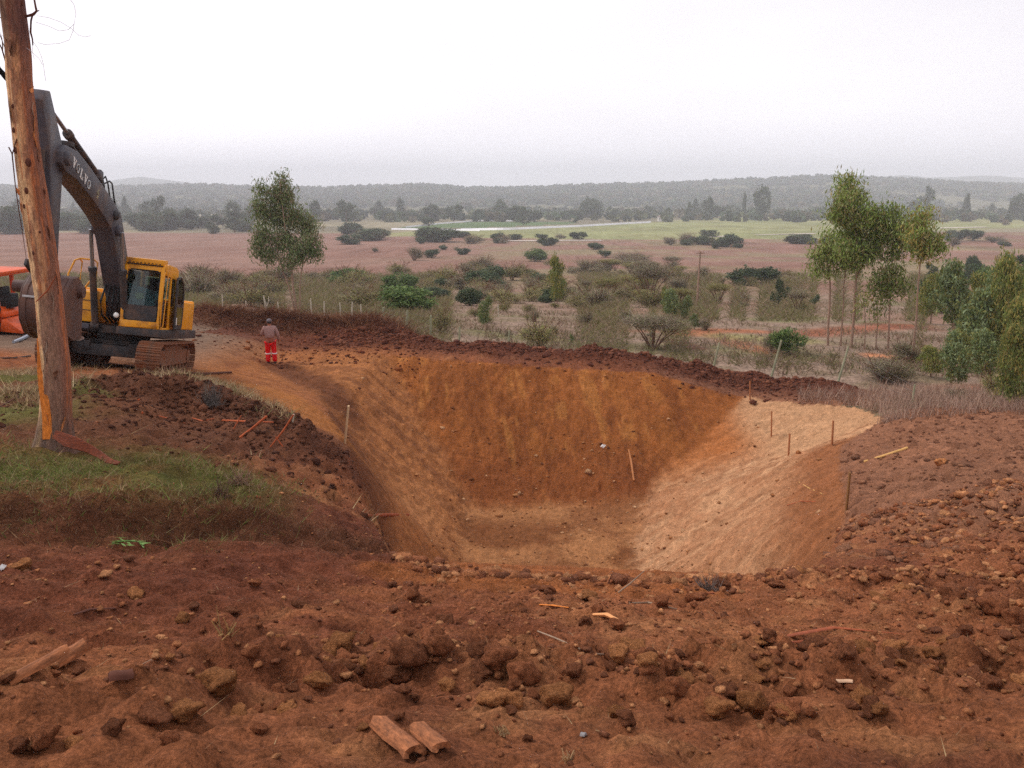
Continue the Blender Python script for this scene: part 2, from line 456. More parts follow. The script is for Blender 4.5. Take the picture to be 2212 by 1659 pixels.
rough2 = sst(-1.2, -2.4, X) * sst(8.9, 9.8, Y) * sst(20, 16, Y) * ~INP
H = H + rough2 * (.34 * (fbm(X * 2.2, Y * 2.2, 4, 65, .65) - .5) + .12 * (fbm(X * 8, Y * 8, 2, 66) - .5))
apron = np.exp(-(((X + 8.2) / 4.5) ** 2 + ((Y - 29) / 6.0) ** 2))
amp = np.where(Y < 9.5, 1.0, 1.0 + .8 * sst(4, 7, X) * (Y < 27))
amp = amp * (1 - .55 * apron)
H = H + out * fade * amp * (.12 * rough + .17 * fine) + (Y < 11) * (X > -6) * .07 * tiny * (~INP | (Y < 12))
# wheel and blade marks run across the strip in front of the grass bank
lump = sst(.52, .8, vn(X * 8.5, Y * 8.5, 401)) * .055 + sst(.5, .75, vn(X * 14 + 3, Y * 14, 402)) * .035 + sst(.5, .8, vn(X * 4.2 + 3, Y * 4.2, 403)) * .06 + (ridged(X * 6, Y * 6, 404) - .5) * .05 + (fbm(X * 10, Y * 10, 2, 405) - .5) * .08
ridged = lambda a, b, s: 1 - np.abs(2 * fbm(a, b, 3, s) - 1)
rub = np.clip(hr * 1.2 + .8 * sst(2.0, 3.6, X) * sst(9, 6, Y) + .25, 0, 1.2) * (Y < 12) * (Y > 1.4) * sst(-5.5, -3, X - Y * .2)
H = H + lump * rub * ~INP * (1 - .45 * sst(1.4, -.6, X) * sst(4.2, 4.8, Y))
tracks = sst(1.4, -.6, X) * sst(3.2, 4.4, Y) * sst(7.6, 6.4, Y)
H = H + tracks * .13 * (fbm(Y * 9 + X * 1.6, X * .9, 3, 61, .6) - .5)
rt = sst(4.6, 6.0, X) * (Y > 9) * (Y < 22) * ~INP
H = H + rt * .22 * (fbm(Y * 3.2 - X * 1.1, X * .6 + Y * .2, 3, 62, .6) - .5)
bank = np.exp(-(segdist(X, Y, xy([(p_, -500, 1130, 6.3), (p_, 0, 1130, 6.6), (p_, 300, 1128, 7.0), (p_, 560, 1135, 7.4), (p_, 780, 1165, 7.9)])) / .38) ** 2)
H = H + bank * .30 * (fbm(X * 2.6, Y * 2.6, 4, 71, .65) - .5)
far = sst(45, 120, Y)
H = H + far * sst(1500, 300, Y) * (fbm(X / 45, Y / 45, 3, 81) - .5) * 1.6 * sst(60, 200, Y)
# hills
RP = [(-3000, 34), (-400, 36), (0, 30), (240, 26), (480, 31), (560, 27), (700, 24), (850, 30), (920, 33), (1000, 25), (1100, 24), (1200, 28), (1400, 33), (1560, 41), (1750, 50), (1900, 44), (2050, 36), (2212, 30), (2700, 40), (5000, 34)]
RP2 = [(-3000, 90), (200, 60), (330, 118), (450, 70), (700, 40), (1600, 60), (1850, 112), (1940, 128), (2010, 112), (2070, 124), (2160, 122), (2230, 100), (3000, 90)]
PXg = CX + FPX * X / np.maximum(Y, 1) / math.cos(PITCH) * .975
h1 = (np.interp(PXg, *zip(*RP)) - 32) * 1.35 + 23; h2 = np.interp(PXg, *zip(*RP2))
t1 = sst(1500, 2700, Y) * (1 - .8 * sst(2800, 3600, Y)); t2 = sst(3800, 6000, Y) * (1 - .5 * sst(6100, 7600, Y))
H = H + t1 * (h1 + 30) + t2 * (h2 + 20) + (t1 + t2) * sst(1600, 2200, Y) * (fbm(X / 260, Y / 260, 4, 91) - .5) * 26 * np.clip(1.4 - t1, .25, 1)

def gz(x, y):
    """height of the finished ground"""
    x, y = np.asarray(x, float), np.asarray(y, float)
    i = np.clip(np.searchsorted(xs, x) - 1, 0, len(xs) - 2); j = np.clip(np.searchsorted(ys, y) - 1, 0, len(ys) - 2)
    a = np.clip((x - xs[i]) / (xs[i + 1] - xs[i]), 0, 1); b = np.clip((y - ys[j]) / (ys[j + 1] - ys[j]), 0, 1)
    return (H[j, i] * (1 - a) + H[j, i + 1] * a) * (1 - b) + (H[j + 1, i] * (1 - a) + H[j + 1, i + 1] * a) * b
def hit(px, py, dmin=1.6, dmax=3000):
    """where the line of sight through (px, py) first meets the ground beyond dmin"""
    d = dmin * (dmax / dmin) ** np.linspace(0, 1, 2600)
    q = P(px, py, 1.0)
    k = np.where(q.z * d <= gz(q.x * d, d))[0]
    t = d[k[0]] if len(k) else dmax
    p = q * float(t); p.z = float(gz(p.x, p.y))
    return p

# ------------------------------------------------------------------ ground colours (what each soil or field really is)
def mixc(C, m, c, k=1.0):
    m = np.clip(m * k, 0, 1)[..., None]
    return C * (1 - m) + np.asarray(c) * m
n1 = fbm(X * .55, Y * .55, 4, 101, .6); n2 = fbm(X * 2.2, Y * 2.2, 4, 111, .6); n3 = fbm(X / 24, Y / 24, 4, 121, .55)
red, dark, tan = S(160, 99, 65), S(110, 64, 47), S(196, 135, 89)
C = np.empty(X.shape + (3,)); C[:] = red
C = mixc(C, sst(.45, .75, n1), dark, .7)
C = mixc(C, sst(.5, .8, n2), tan, .55)
C = mixc(C, sst(.9, -1.6, X) * sst(2.6, 3.6, Y) * (Y < 9) * sst(.25, .55, n1), S(116, 66, 49), .72)
C = mixc(C, tracks * sst(.35, .7, fbm(Y * 5 + X, X * .6, 3, 131)), S(128, 74, 52), .8)
C = mixc(C, sst(4.4, 6.5, X) * sst(8, 10.5, Y), S(152, 106, 80), .85)
C = mixc(C, sst(4.4, 6.5, X) * sst(8, 10.5, Y) * sst(.5, .75, n2), S(120, 78, 58), .6)
C = mixc(C, hm, S(92, 54, 40), .9)
C = mixc(C, sst(-2.2, -4, X) * sst(8.2, 9.4, Y) * sst(21, 17, Y), S(104, 68, 50), .8)
C = mixc(C, apron * sst(-2, -4, X), S(164, 104, 62), 1.3)
C = mixc(C, apron * sst(.5, .7, n2), S(122, 68, 42), .6)
GR = xy([(p_, -400, 1020, 7.2), (p_, 0, 1020, 7.7), (p_, 200, 1020, 8.0), (p_, 420, 1040, 8.1), (p_, 520, 1060, 8.2)])
gm = np.exp(-(segdist(X, Y, GR) / .95) ** 2) * sst(-1.9, -3.1, X)
C = mixc(C, gm * sst(.25, .6, n2 * .5 + n1 * .5), S(100, 104, 52), .9)
C = mixc(C, bank, S(104, 66, 46), .8)
C = mixc(C, sst(-5, -7, X) * sst(9.5, 11, Y) * sst(21, 18, Y) * sst(.45, .6, n1), S(112, 112, 60), .8)
C = mixc(C, sst(-9, -12, X) * sst(24, 27, Y) * sst(40, 36, Y), S(128, 108, 92), .9)
C = mixc(C, (dB < 2.4) * np.exp(-(dB / 1.9) ** 4), S(98, 56, 41), 1)
C = mixc(C, sst(32.4, 34, Y) * (Y < 37) * (X < -2) * (X > -13), S(104, 58, 42), .85)
C = mixc(C, np.exp(-(dH / 1.8) ** 4), S(96, 56, 42), .9)
C = mixc(C, np.exp(-(dH / 1.8) ** 4) * sst(.5, .7, n2), S(116, 78, 56), .5)
bo = sst(34.5, 36.5, Y + .0 * X) * (dB > 1.7) * (dH > 1.7) * ~((X < -4.5) & (Y < 37.5))
bo = np.maximum(bo, (X > 8.5) * (Y > 25.5) * (dB > 2.8) * ~INP * 1.0)
C = mixc(C, bo, S(142, 120, 104))
C = mixc(C, bo * sst(.5, .7, n1), S(118, 104, 80), .7)
C = mixc(C, bo * sst(.55, .75, fbm(X / 7, Y / 7, 3, 141)), S(108, 106, 68), .6)
C = mixc(C, bo * sst(.5, .72, fbm(X / 12, Y / 10, 3, 142)), S(150, 114, 98), .6)
C = mixc(C, sst(95, 135, Y), S(142, 110, 96))
C = mixc(C, sst(95, 135, Y) * sst(.42, .6, n3) * sst(-60, 20, X), S(136, 124, 94), .8)
C = mixc(C, sst(95, 135, Y) * sst(.5, .7, fbm(X / 60, Y / 25, 3, 143)), S(130, 94, 80), .6)
# pit
dk = fbm(X * .8, Y * .8, 4, 151, .6)
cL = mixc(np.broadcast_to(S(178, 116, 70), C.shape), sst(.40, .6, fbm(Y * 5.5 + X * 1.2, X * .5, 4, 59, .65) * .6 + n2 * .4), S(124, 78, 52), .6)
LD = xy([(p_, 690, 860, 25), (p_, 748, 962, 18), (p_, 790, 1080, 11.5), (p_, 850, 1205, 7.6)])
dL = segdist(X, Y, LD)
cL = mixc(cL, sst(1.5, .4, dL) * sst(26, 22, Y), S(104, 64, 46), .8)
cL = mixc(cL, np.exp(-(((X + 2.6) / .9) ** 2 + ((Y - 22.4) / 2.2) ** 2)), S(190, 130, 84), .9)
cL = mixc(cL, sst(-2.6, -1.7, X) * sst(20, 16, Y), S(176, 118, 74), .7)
cR = mixc(np.broadcast_to(S(202, 152, 112), C.shape), sst(.44, .6, fbm(Y * 5.5 - X * 1.0, X * .5, 4, 57, .65) * .6 + n2 * .4), S(160, 108, 74), .75)
cR = mixc(cR, sst(.56, .7, fbm(Y * 8 - X * 1.4, X * .8, 3, 58, .65)), S(216, 166, 124), .6)
cR = mixc(cR, sst(.45, .65, fbm(Y * .6, X * .6, 3, 161)), S(186, 130, 92), .55)
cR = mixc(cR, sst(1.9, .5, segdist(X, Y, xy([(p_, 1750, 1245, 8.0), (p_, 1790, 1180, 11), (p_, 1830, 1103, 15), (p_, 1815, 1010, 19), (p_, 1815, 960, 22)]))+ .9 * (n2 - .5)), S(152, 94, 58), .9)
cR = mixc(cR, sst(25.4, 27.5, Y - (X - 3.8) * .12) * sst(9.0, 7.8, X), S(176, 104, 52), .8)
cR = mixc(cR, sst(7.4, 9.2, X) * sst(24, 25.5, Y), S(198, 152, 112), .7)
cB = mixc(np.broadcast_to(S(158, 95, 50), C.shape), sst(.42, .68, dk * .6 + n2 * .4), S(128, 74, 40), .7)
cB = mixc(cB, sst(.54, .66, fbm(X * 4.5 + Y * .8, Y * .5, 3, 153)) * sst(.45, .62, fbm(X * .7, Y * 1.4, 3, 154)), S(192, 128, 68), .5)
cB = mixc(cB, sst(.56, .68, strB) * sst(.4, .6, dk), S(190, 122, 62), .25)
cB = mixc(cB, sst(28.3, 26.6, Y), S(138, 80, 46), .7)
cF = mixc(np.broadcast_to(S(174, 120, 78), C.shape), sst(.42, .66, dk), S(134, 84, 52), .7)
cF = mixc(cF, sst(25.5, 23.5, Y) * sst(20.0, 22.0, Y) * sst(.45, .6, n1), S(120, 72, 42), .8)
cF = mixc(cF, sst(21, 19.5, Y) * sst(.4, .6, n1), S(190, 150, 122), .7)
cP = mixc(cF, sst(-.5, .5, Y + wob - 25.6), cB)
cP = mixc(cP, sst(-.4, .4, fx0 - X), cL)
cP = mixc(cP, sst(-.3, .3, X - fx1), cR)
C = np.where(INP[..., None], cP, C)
nw = INP & (Y < 14)
C = np.where((nw & ~mL & ~mR)[..., None], S(165, 100, 60), C)

def paint(pts, w, c, k=1.0, dmin=1.6, nz=.0):
    global C
    q = [hit(a, b, dmin) for a, b in pts]; q = [(p.x, p.y) for p in q]
    d = segdist(X, Y, q) if len(q) > 1 else np.hypot(X - q[0][0], Y - q[0][1])
    m = np.exp(-(d / w) ** 4)
    if nz: m = m * sst(.5 - nz * .5, .5 + nz * .2, n1 * .5 + n2 * .5)
    C = mixc(C, m, c, k)
# bare red tracks, ditch and paler swards down the slope to the right
paint([(1490, 722), (1545, 714), (1625, 716)], 1.4, S(166, 102, 70), .8, 36)
paint([(1560, 728), (1600, 745), (1650, 760)], 1.0, S(160, 100, 72), .7, 36)
paint([(1740, 722), (1840, 712), (1960, 703)], 1.8, S(146, 86, 62), .8, 36)
paint([(1890, 700), (2010, 712)], 1.2, S(120, 76, 60), .7, 36)
paint([(1890, 768), (1990, 778)], .7, S(206, 138, 98), .9, 32)
paint([(1450, 735), (1500, 752)], .8, S(92, 58, 48), .9, 36)
paint([(1330, 713), (1460, 716)], .6, S(140, 92, 64), .7, 36)
paint([(1600, 728), (1700, 735)], 2.2, S(140, 132, 86), .8, 36)
paint([(1680, 692), (1730, 686)], 2.4, S(122, 124, 78), .8, 36)
paint([(1990, 850), (2160, 842)], 1.5, S(168, 104, 82), .6, 28)
paint([(560, 840), (720, 930)], .9, S(176, 112, 60), .85, 12)
paint([(440, 822), (600, 870)], .9, S(176, 112, 62), .85, 16)
paint([(600, 792), (740, 880)], .7, S(100, 60, 42), .8, 20)
paint([(850, 1230), (1100, 1262), (1500, 1275)], .35, S(176, 106, 58), .6)
# crop field: pale green, with the dark green plot behind its white edge
FLD = [(hit(a, b, 200).x, hit(a, b, 200).y) for a, b in [(800, 506), (900, 500), (1000, 497), (1400, 480), (1600, 470), (1850, 468), (2300, 466), (2500, 480), (2000, 500), (1750, 517), (1500, 517), (1250, 517), (1000, 512), (860, 512)]]
PLT = [(hit(a, b, 200).x, hit(a, b, 200).y) for a, b in [(850, 495), (1000, 493.5), (1230, 484), (1250, 479), (1030, 478), (880, 489)]]
inF = inpoly(X, Y, FLD); inPl = inpoly(X, Y, PLT) & ~inF
C = np.where(inF[..., None], mixc(np.broadcast_to(S(142, 144, 102), C.shape), sst(.45, .7, fbm(X / 50, Y / 18, 3, 171)), S(146, 142, 104), .8), C)
C = np.where(inPl[..., None], S(94, 112, 76), C)
vb = (Y > 560) & ~inF & ~inPl
C = np.where(vb[..., None], mixc(np.broadcast_to(S(120, 112, 92), C.shape), sst(.45, .6, fbm(X / 90, Y / 90, 3, 181)), S(156, 146, 118), .7), C)
hl = Y > 1500
C = np.where(hl[..., None], mixc(np.broadcast_to(S(84, 88, 66), C.shape), sst(.56, .63, fbm(X / 330, Y / 330, 4, 191)) * sst(2900, 2300, Y), S(116, 112, 88), .7), C)
C = C * (.55 + .75 * fbm(X * 7, Y * 7, 4, 201, .75))[..., None]

MAT_SOIL = material('soil', attr=True, rough=1.0, spec=0.1, var=.32, scale=9, bump=.07, bscale=20, grain=48)
MAT_MEADOW = material('meadow', attr=True, rough=1.0, spec=0.05, var=.28, scale=1.6, bump=.05, bscale=3, grain=7)
MAT_FAR = material('far_land', attr=True, rough=1.0, spec=0.0, var=.25, scale=.02)
reg = np.zeros(X.shape, int)
reg[INP] = 1
reg[(bo > .5) | (Y > 60)] = 2
reg[inF | inPl] = 3
reg[Y > 1500] = 4
ny, nx = X.shape
idx = np.arange(ny * nx).reshape(ny, nx)
quads = np.stack([idx[:-1, :-1], idx[:-1, 1:], idx[1:, 1:], idx[1:, :-1]], -1).reshape(-1, 4)
qreg = reg[:-1, :-1].ravel()
Vall = np.stack([X, Y, H], -1).reshape(-1, 3); Call = C.reshape(-1, 3)
for r, (nm, mt) in enumerate([('ground', MAT_SOIL), ('excavation_pit', MAT_SOIL), ('meadow', MAT_MEADOW), ('crop_field', MAT_FAR), ('hills', MAT_FAR)]):
    q = quads[qreg == r]
    u, inv = np.unique(q, return_inverse=True)
    link(nm, mesh_np(nm, Vall[u], inv.reshape(-1, 4), Call[u], True), mt, kind='structure')
# ------------------------------------------------------------------ haze
hz_m = bpy.data.materials.new('haze'); hz_m.use_nodes = True
hn, hl_ = hz_m.node_tree.nodes, hz_m.node_tree.links
hn.remove(hn['Principled BSDF'])
pv = hn.new('ShaderNodeVolumePrincipled')
pv.inputs['Color'].default_value = (0.90, 0.93, 1.0, 1)
pv.inputs['Density'].default_value = 0.00031
hl_.new(pv.outputs[0], hn['Material Output'].inputs['Volume'])
hb_ = MB().box((0, 3770, 90), (13400, 7760, 290))
hz_o = hb_.build('haze', hz_m, smooth=False, kind='stuff')

# ------------------------------------------------------------------ materials for made things
DUST = S(122, 84, 58)
M_YEL = material('yellow_paint', S(232, 158, 26), rough=.42, spec=.4, var=.08, scale=3, dirt=S(150, 96, 44), dirt_amt=.28, dirt_scale=2.2)
M_GREY = material('boom_grey_paint', S(74, 72, 80), rough=.5, spec=.4, var=.15, scale=3, dirt=S(104, 84, 74), dirt_amt=.38, dirt_scale=1.6)
M_DARK = material('dark_grey_steel', S(52, 50, 52), rough=.6, spec=.35, var=.2, scale=4, dirt=S(92, 70, 58), dirt_amt=.45, dirt_scale=2.5)
M_MUD = material('muddy_steel', S(116, 82, 62), rough=.75, spec=.3, var=.35, scale=5, dirt=S(128, 74, 44), dirt_amt=.6, dirt_scale=4, bump=.01, bscale=14)
M_BKT = material('worn_bucket_steel', S(84, 60, 54), rough=.6, spec=.4, var=.3, scale=3, dirt=S(104, 66, 48), dirt_amt=.55, dirt_scale=1.7, bump=.006, bscale=10)
M_WORN = material('bright_worn_steel', S(165, 160, 158), rough=.35, spec=.6, var=.2, metal=.6)
M_CHR = material('piston_chrome', S(150, 150, 155), rough=.25, spec=.6, var=.05, metal=.7)
M_BLK = material('black_rubber', S(28, 28, 30), rough=.6, spec=.3, var=.2)
M_WHT = material('white_print', S(225, 225, 222), rough=.6, var=.05)
M_CREAM = material('cream_paper', S(212, 208, 170), rough=.8, var=.05)
M_SKYREFL = material('pale_blue_reflection', S(150, 165, 180), rough=.7, var=.08, scale=2)
M_ORG = material('orange_paint', S(214, 86, 26), rough=.5, spec=.35, var=.12, scale=3, dirt=S(130, 60, 40), dirt_amt=.35, dirt_scale=2)
M_LAMP = material('lamp_lens', S(235, 235, 230), rough=.15, spec=.6, var=.02)
M_GLS = bpy.data.materials.new('cab_glass'); M_GLS.use_nodes = True
gn, gl = M_GLS.node_tree.nodes, M_GLS.node_tree.links
gn.remove(gn['Principled BSDF'])
g1 = gn.new('ShaderNodeBsdfTransparent'); g1.inputs[0].default_value = (.62, .72, .70, 1)
g2 = gn.new('ShaderNodeBsdfGlossy'); g2.inputs['Roughness'].default_value = .04
g3 = gn.new('ShaderNodeMixShader'); gf = gn.new('ShaderNodeFresnel'); gf.inputs[0].default_value = 1.55
gl.new(gf.outputs[0], g3.inputs[0]); gl.new(g1.outputs[0], g3.inputs[1]); gl.new(g2.outputs[0], g3.inputs[2])
gl.new(g3.outputs[0], gn['Material Output'].inputs['Surface'])

# ------------------------------------------------------------------ excavator
EX = thing('excavator', 'yellow crawler excavator with raised dark grey boom standing above the pit', 'excavator', mat4=Matrix.Translation(EXO) @ EXR.to_4x4())
def exl(px, py, ly):
    """local (x, z) of the machine plane y = ly seen at (px, py)"""
    d = EXR.transposed() @ P(px, py, 20.0); o = EXR.transposed() @ (-EXO)
    t = (ly - o.y) / d.y
    q = o + d * t
    return q.x, q.z
# undercarriage
u = MB()
u.box((0, 0, .62), (1.5, 1.5, .42)); u.box((.95, 0, .56), (.5, 1.9, .3)); u.box((-.95, 0, .56), (.5, 1.9, .3))
u.box((.85, .62, .66), (.7, .5, .26), Matrix.Rotation(R_(18), 3, 'Z')); u.box((.85, -.62, .66), (.7, .5, .26), Matrix.Rotation(R_(-18), 3, 'Z'))
u.cyl((0, 0, .8), (0, 0, 1.04), .68, 32)
u.build('undercarriage_frame', M_DARK, EX, bevel=.03)
shoe = MB().prism([(-.095, 0), (-.095, .03), (-.055, .035), (-.05, .062), (-.03, .062), (-.02, .033), (.02, .033), (.03, .055), (.045, .055), (.05, .03), (.095, .03), (.095, 0)], -.3, .3).mesh('track_shoe', 0, False)
shoe.materials.append(M_MUD)
link_me = None
TR, TX = .40, 1.66
per = 4 * TX + 2 * math.pi * TR
def track_pt(s):
    """point and outward angle on the loop"""
    s %= per
    if s < 2 * TX: return -TX + s, .46 + TR, 0.0
    s -= 2 * TX
    if s < math.pi * TR: a = s / TR; return TX + TR * math.sin(a), .46 + TR * math.cos(a), a
    s -= math.pi * TR
    if s < 2 * TX: return TX - s, .46 - TR, math.pi
    s -= 2 * TX; a = math.pi + s / TR
    return -TX + TR * math.sin(a), .46 + TR * math.cos(a), a
for sy in (1.2, -1.2):
    t = MB()
    t.box((0, sy, .50), (3.0, .34, .36)); t.box((0, sy, .72), (1.9, .30, .12))
    t.prism([(-1.5, .33), (1.5, .33), (1.4, .27), (-1.4, .27)], sy - .2, sy + .2)
    # chain of links inside the shoes
    loop = [track_pt(per * k / 60) for k in range(60)]
    for off in (-.11, .11):
        V, F = [], []
        for (x, z, a) in loop:
            for dr in (-.01, -.10):
                for dy in (-.025, .025):
                    V.append((x + math.sin(a) * dr, sy + off + dy, z + math.cos(a) * dr))
        for k in range(60):
            a, b = k * 4, ((k + 1) % 60) * 4
            F += [(a, b, b + 1, a + 1), (a + 2, a + 3, b + 3, b + 2), (a, a + 2, b + 2, b), (a + 1, b + 1, b + 3, a + 3)]
        t.add(V, F)
    tr = t.build('track', M_MUD, EX, bevel=0)
    MB().cyl((TX, sy - .1, .46), (TX, sy + .1, .46), .31, 24).cyl((TX, sy - .17, .46), (TX, sy + .17, .46), .12, 12).build('idler_wheel', M_MUD, tr, bevel=.02)
    MB().cyl((-TX, sy - .05, .46), (-TX, sy + .05, .46), .33, 22).cyl((-TX, sy - .17, .46), (-TX, sy + .2, .46), .2, 16).build('sprocket', M_MUD, tr, bevel=.02)
    rl = MB().cyl((0, -.15, 0), (0, .15, 0), .085, 12).cyl((0, -.17, 0), (0, -.10, 0), .105, 12).cyl((0, .10, 0), (0, .17, 0), .105, 12).mesh('track_roller')
    for k in range(7):
        link('track_roller', rl, M_MUD, tr).location = (-1.2 + k * .4, sy, .24)
    ns_ = 46
    for k in range(ns_):
        x, z, a = track_pt(per * (k + .5) / ns_)
        o = link('track_shoe', shoe, None, tr)
        o.location = (x, sy, z); o.rotation_euler = (0, a, 0)
# rotating platform
pl = MB()
pl.prism([(-2.62, 1.0), (-2.55, 1.24), (1.58, 1.24), (1.60, 1.04), (1.2, .99), (-2.3, .99)], .24, 1.36)
pl.prism([(-2.62, 1.0), (-2.55, 1.24), (1.12, 1.24), (1.14, 1.04), (.9, .99), (-2.3, .99)], -1.36, -.34)
pl.box((-.5, 0, 1.12), (3.4, .62, .2))
pl.box((-.35, 0, 1.05), (2.0, 1.5, .16))
pl.build('platform', M_DARK, EX, bevel=.02)
MB().prism([(.05, 1.25), (.05, 2.05), (.9, 2.13), (1.1, 2.06), (1.12, 1.27)], -1.34, -.50).build('fuel_tank', M_YEL, EX, bevel=.05)
for z in (1.58, 1.84):
    MB().box((1.116, -.92, z), (.03, .78, .018)).box((.55, -1.345, z), (1.0, .02, .018)).build('panel_seam', M_DARK, EX)
MB().box((1.12, -.92, 1.16), (.5, .84, .14)).build('step', M_GREY, EX, bevel=.015)
MB().prism([(-2.15, 1.24), (-2.15, 2.02), (-1.9, 2.2), (.0, 2.2), (.0, 1.24)], -1.33, -.42).prism([(-2.15, 1.24), (-2.15, 2.05), (-1.9, 2.24), (-.42, 2.24), (-.42, 1.24)], -.40, .22).build('engine_hood', M_YEL, EX, bevel=.05)
MB().prism([(-2.1, 1.25), (-2.1, 2.06), (-.18, 2.06), (-.18, 1.25)], .30, 1.33).build('side_panel', M_YEL, EX, bevel=.04)
cwp = [(-2.10 - .68 * math.cos(math.pi * k / 14 - math.pi / 2) ** .8, 1.34 * math.sin(math.pi * k / 14 - math.pi / 2)) for k in range(15)]
MB().prism(cwp, 1.02, 2.12, ax='z').build('counterweight', M_YEL, EX, bevel=.06)
MB().cyl((-1.6, -.2, 2.2), (-1.6, -.2, 2.75), .07, 12).build('exhaust_pipe', M_DARK, EX)
# handrail above the tank
rx0, rz0 = .98, 2.05
hr_ = MB()
hr_.tube([(rx0 + .06, -1.22, 2.04), (rx0 + .07, -1.2, 2.5), (rx0 + .02, -1.08, 2.86), (rx0, -.96, 2.92), (rx0 - .05, -.62, 2.92), (rx0 - .06, -.54, 2.86), (rx0 - .05, -.55, 2.58), (rx0, -.86, 2.05)], .024, 8)
hr_.tube([(rx0 - .05, -.55, 2.62), (rx0 - .05, -.55, 2.05)], .02, 8)
hr_.tube([(rx0 + .06, -1.22, 2.06), (.1, -1.24, 2.06)], .02, 8); hr_.tube([(rx0, -.96, 2.9), (.1, -1.2, 2.88), (.1, -1.24, 2.08)], .022, 8)
hr_.build('handrail', M_YEL, EX)
# cab
c = MB()
fx = lambda z: 1.56 - .08 * max(0, z - 1.6) ** 1.3
for y in (.345, 1.255):
    c.prism([(fx(1.25) - .13, 1.25), (fx(1.25), 1.25), (fx(2.1), 2.1), (fx(2.88), 2.88), (fx(2.88) - .16, 2.88), (fx(2.1) - .13, 2.1)], y - .045, y + .045)
c.box((.72, .80, 1.26), (1.66, 1.0, .05))
c.prism([(1.42, 1.25), (1.56, 1.25), (1.57, 1.43), (1.44, 1.43)], .30, 1.30)
c.prism([(1.24, 2.76), (1.44, 2.76), (1.40, 2.96), (1.2, 2.98)], .30, 1.30)
c.prism([(-.16, 2.80), (1.30, 2.80), (1.32, 2.94), (.9, 3.0), (.1, 2.99), (-.14, 2.92)], .31, 1.29)
c.prism([(-.16, 1.25), (-.16, 2.85), (-.04, 2.85), (-.04, 1.25)], .31, .42); c.prism([(-.16, 1.25), (-.16, 2.85), (.02, 2.85), (.02, 1.25)], 1.20, 1.29)
c.box((-.10, .8, 1.62), (.1, .98, .75)); c.box((-.10, .8, 2.76), (.1, .98, .16))
c.prism([(-.1, 1.25), (1.45, 1.25), (1.45, 1.75), (-.1, 1.75)], .30, .35)
c.prism([(.55, 1.25), (.55, 2.9), (.64, 2.9), (.64, 1.25)], 1.24, 1.295)
c.prism([(-.1, 1.25), (.56, 1.25), (.56, 1.9), (-.1, 1.9)], 1.23, 1.28)
c.prism([(-.12, 2.62), (1.34, 2.70), (1.34, 2.86), (-.12, 2.86)], 1.24, 1.297)
CAB = c.build('cab', M_YEL, EX, bevel=.022)
MB().prism([(1.02, 3.0), (1.46, 2.93), (1.47, 3.07), (1.04, 3.10)], .33, 1.27).box((1.2, .8, 3.03), (.3, .9, .06)).build('sun_visor', M_YEL, CAB, bevel=.012)
MB().prism([(1.30, 2.955), (1.44, 2.93), (1.44, 2.90), (1.30, 2.90)], .36, 1.24).build('visor_gap', M_BLK, CAB)
for k in range(9):
    MB().box((1.462, .42 + k * .095, 2.955), (.012, .05, .02)).build('visor_slot', M_BLK, CAB)
def pane(x, pts, th=.012):
    return MB().prism(pts, x - th / 2, x + th / 2, ax='x')
ws = [(.40, 1.86), (.42, 2.70), (.46, 2.755), (1.14, 2.755), (1.19, 2.70), (1.20, 1.86)]
def front(pts, off):
    """outline (y, z) laid on the leaning front of the cab, off metres proud"""
    m = MB(); n = len(pts)
    V = [(fx(z) + off, y, z) for y, z in pts] + [(fx(z) + off - .012, y, z) for y, z in pts]
    return m.add(V, [tuple(range(n)), tuple(range(2 * n - 1, n - 1, -1))] + [(i, i + n, (i + 1) % n + n, (i + 1) % n) for i in range(n)])
front([(.395, 1.80), (.40, 2.25), (.42, 2.70), (.47, 2.765), (1.13, 2.765), (1.19, 2.70), (1.20, 2.25), (1.205, 1.80)], -.035).build('windscreen', M_GLS, CAB)
front([(.395, 1.50), (.395, 1.81), (.43, 1.84), (1.16, 1.84), (1.205, 1.80), (1.205, 1.52), (1.15, 1.43), (.45, 1.43)], -.028).build('lower_front_panel', M_DARK, CAB)
rim = MB()
rim.tube([(fx(1.46) - .02, .45, 1.44), (fx(1.5) - .02, .392, 1.50), (fx(1.8) - .02, .39, 1.80), (fx(2.25) - .02, .392, 2.25), (fx(2.7) - .02, .415, 2.70), (fx(2.765) - .02, .47, 2.772), (fx(2.765) - .02, 1.13, 2.772),
          (fx(2.7) - .02, 1.195, 2.70), (fx(2.25) - .02, 1.208, 2.25), (fx(1.8) - .02, 1.21, 1.80), (fx(1.52) - .02, 1.21, 1.52), (fx(1.44) - .02, 1.15, 1.43), (fx(1.46) - .02, .45, 1.43)], .016, 6)
rim.build('window_seal', M_BLK, CAB)
front([(.41, 1.84), (.42, 2.40), (1.19, 2.22), (1.19, 1.98), (1.10, 1.86), (.9, 1.84)], -.11).build('sky_reflection', M_SKYREFL, CAB)  # pale sheet behind the glass, painted as the sky's reflection in the windscreen
front([(.62, 2.02), (.60, 2.16), (.82, 2.16), (.83, 2.03), (.72, 1.99)], -.085).build('paper_notice', M_CREAM, CAB)
MB().box((.62, .80, 1.66), (.52, .52, .16)).box((.36, .80, 2.06), (.14, .50, .72), Matrix.Rotation(R_(-10), 3, 'Y')).box((.34, .8, 2.52), (.1, .3, .2)).build('seat', M_BLK, CAB, bevel=.04)
MB().box((1.15, .80, 1.55), (.35, .8, .5)).box((.8, 1.1, 1.75), (.5, .16, .5)).box((.8, .5, 1.75), (.5, .16, .5)).build('console', M_DARK, CAB, bevel=.03)
MB().prism([(.02, 1.9), (.02, 2.62), (.54, 2.66), (.54, 1.9)], 1.252, 1.262).build('side_window', M_GLS, CAB)
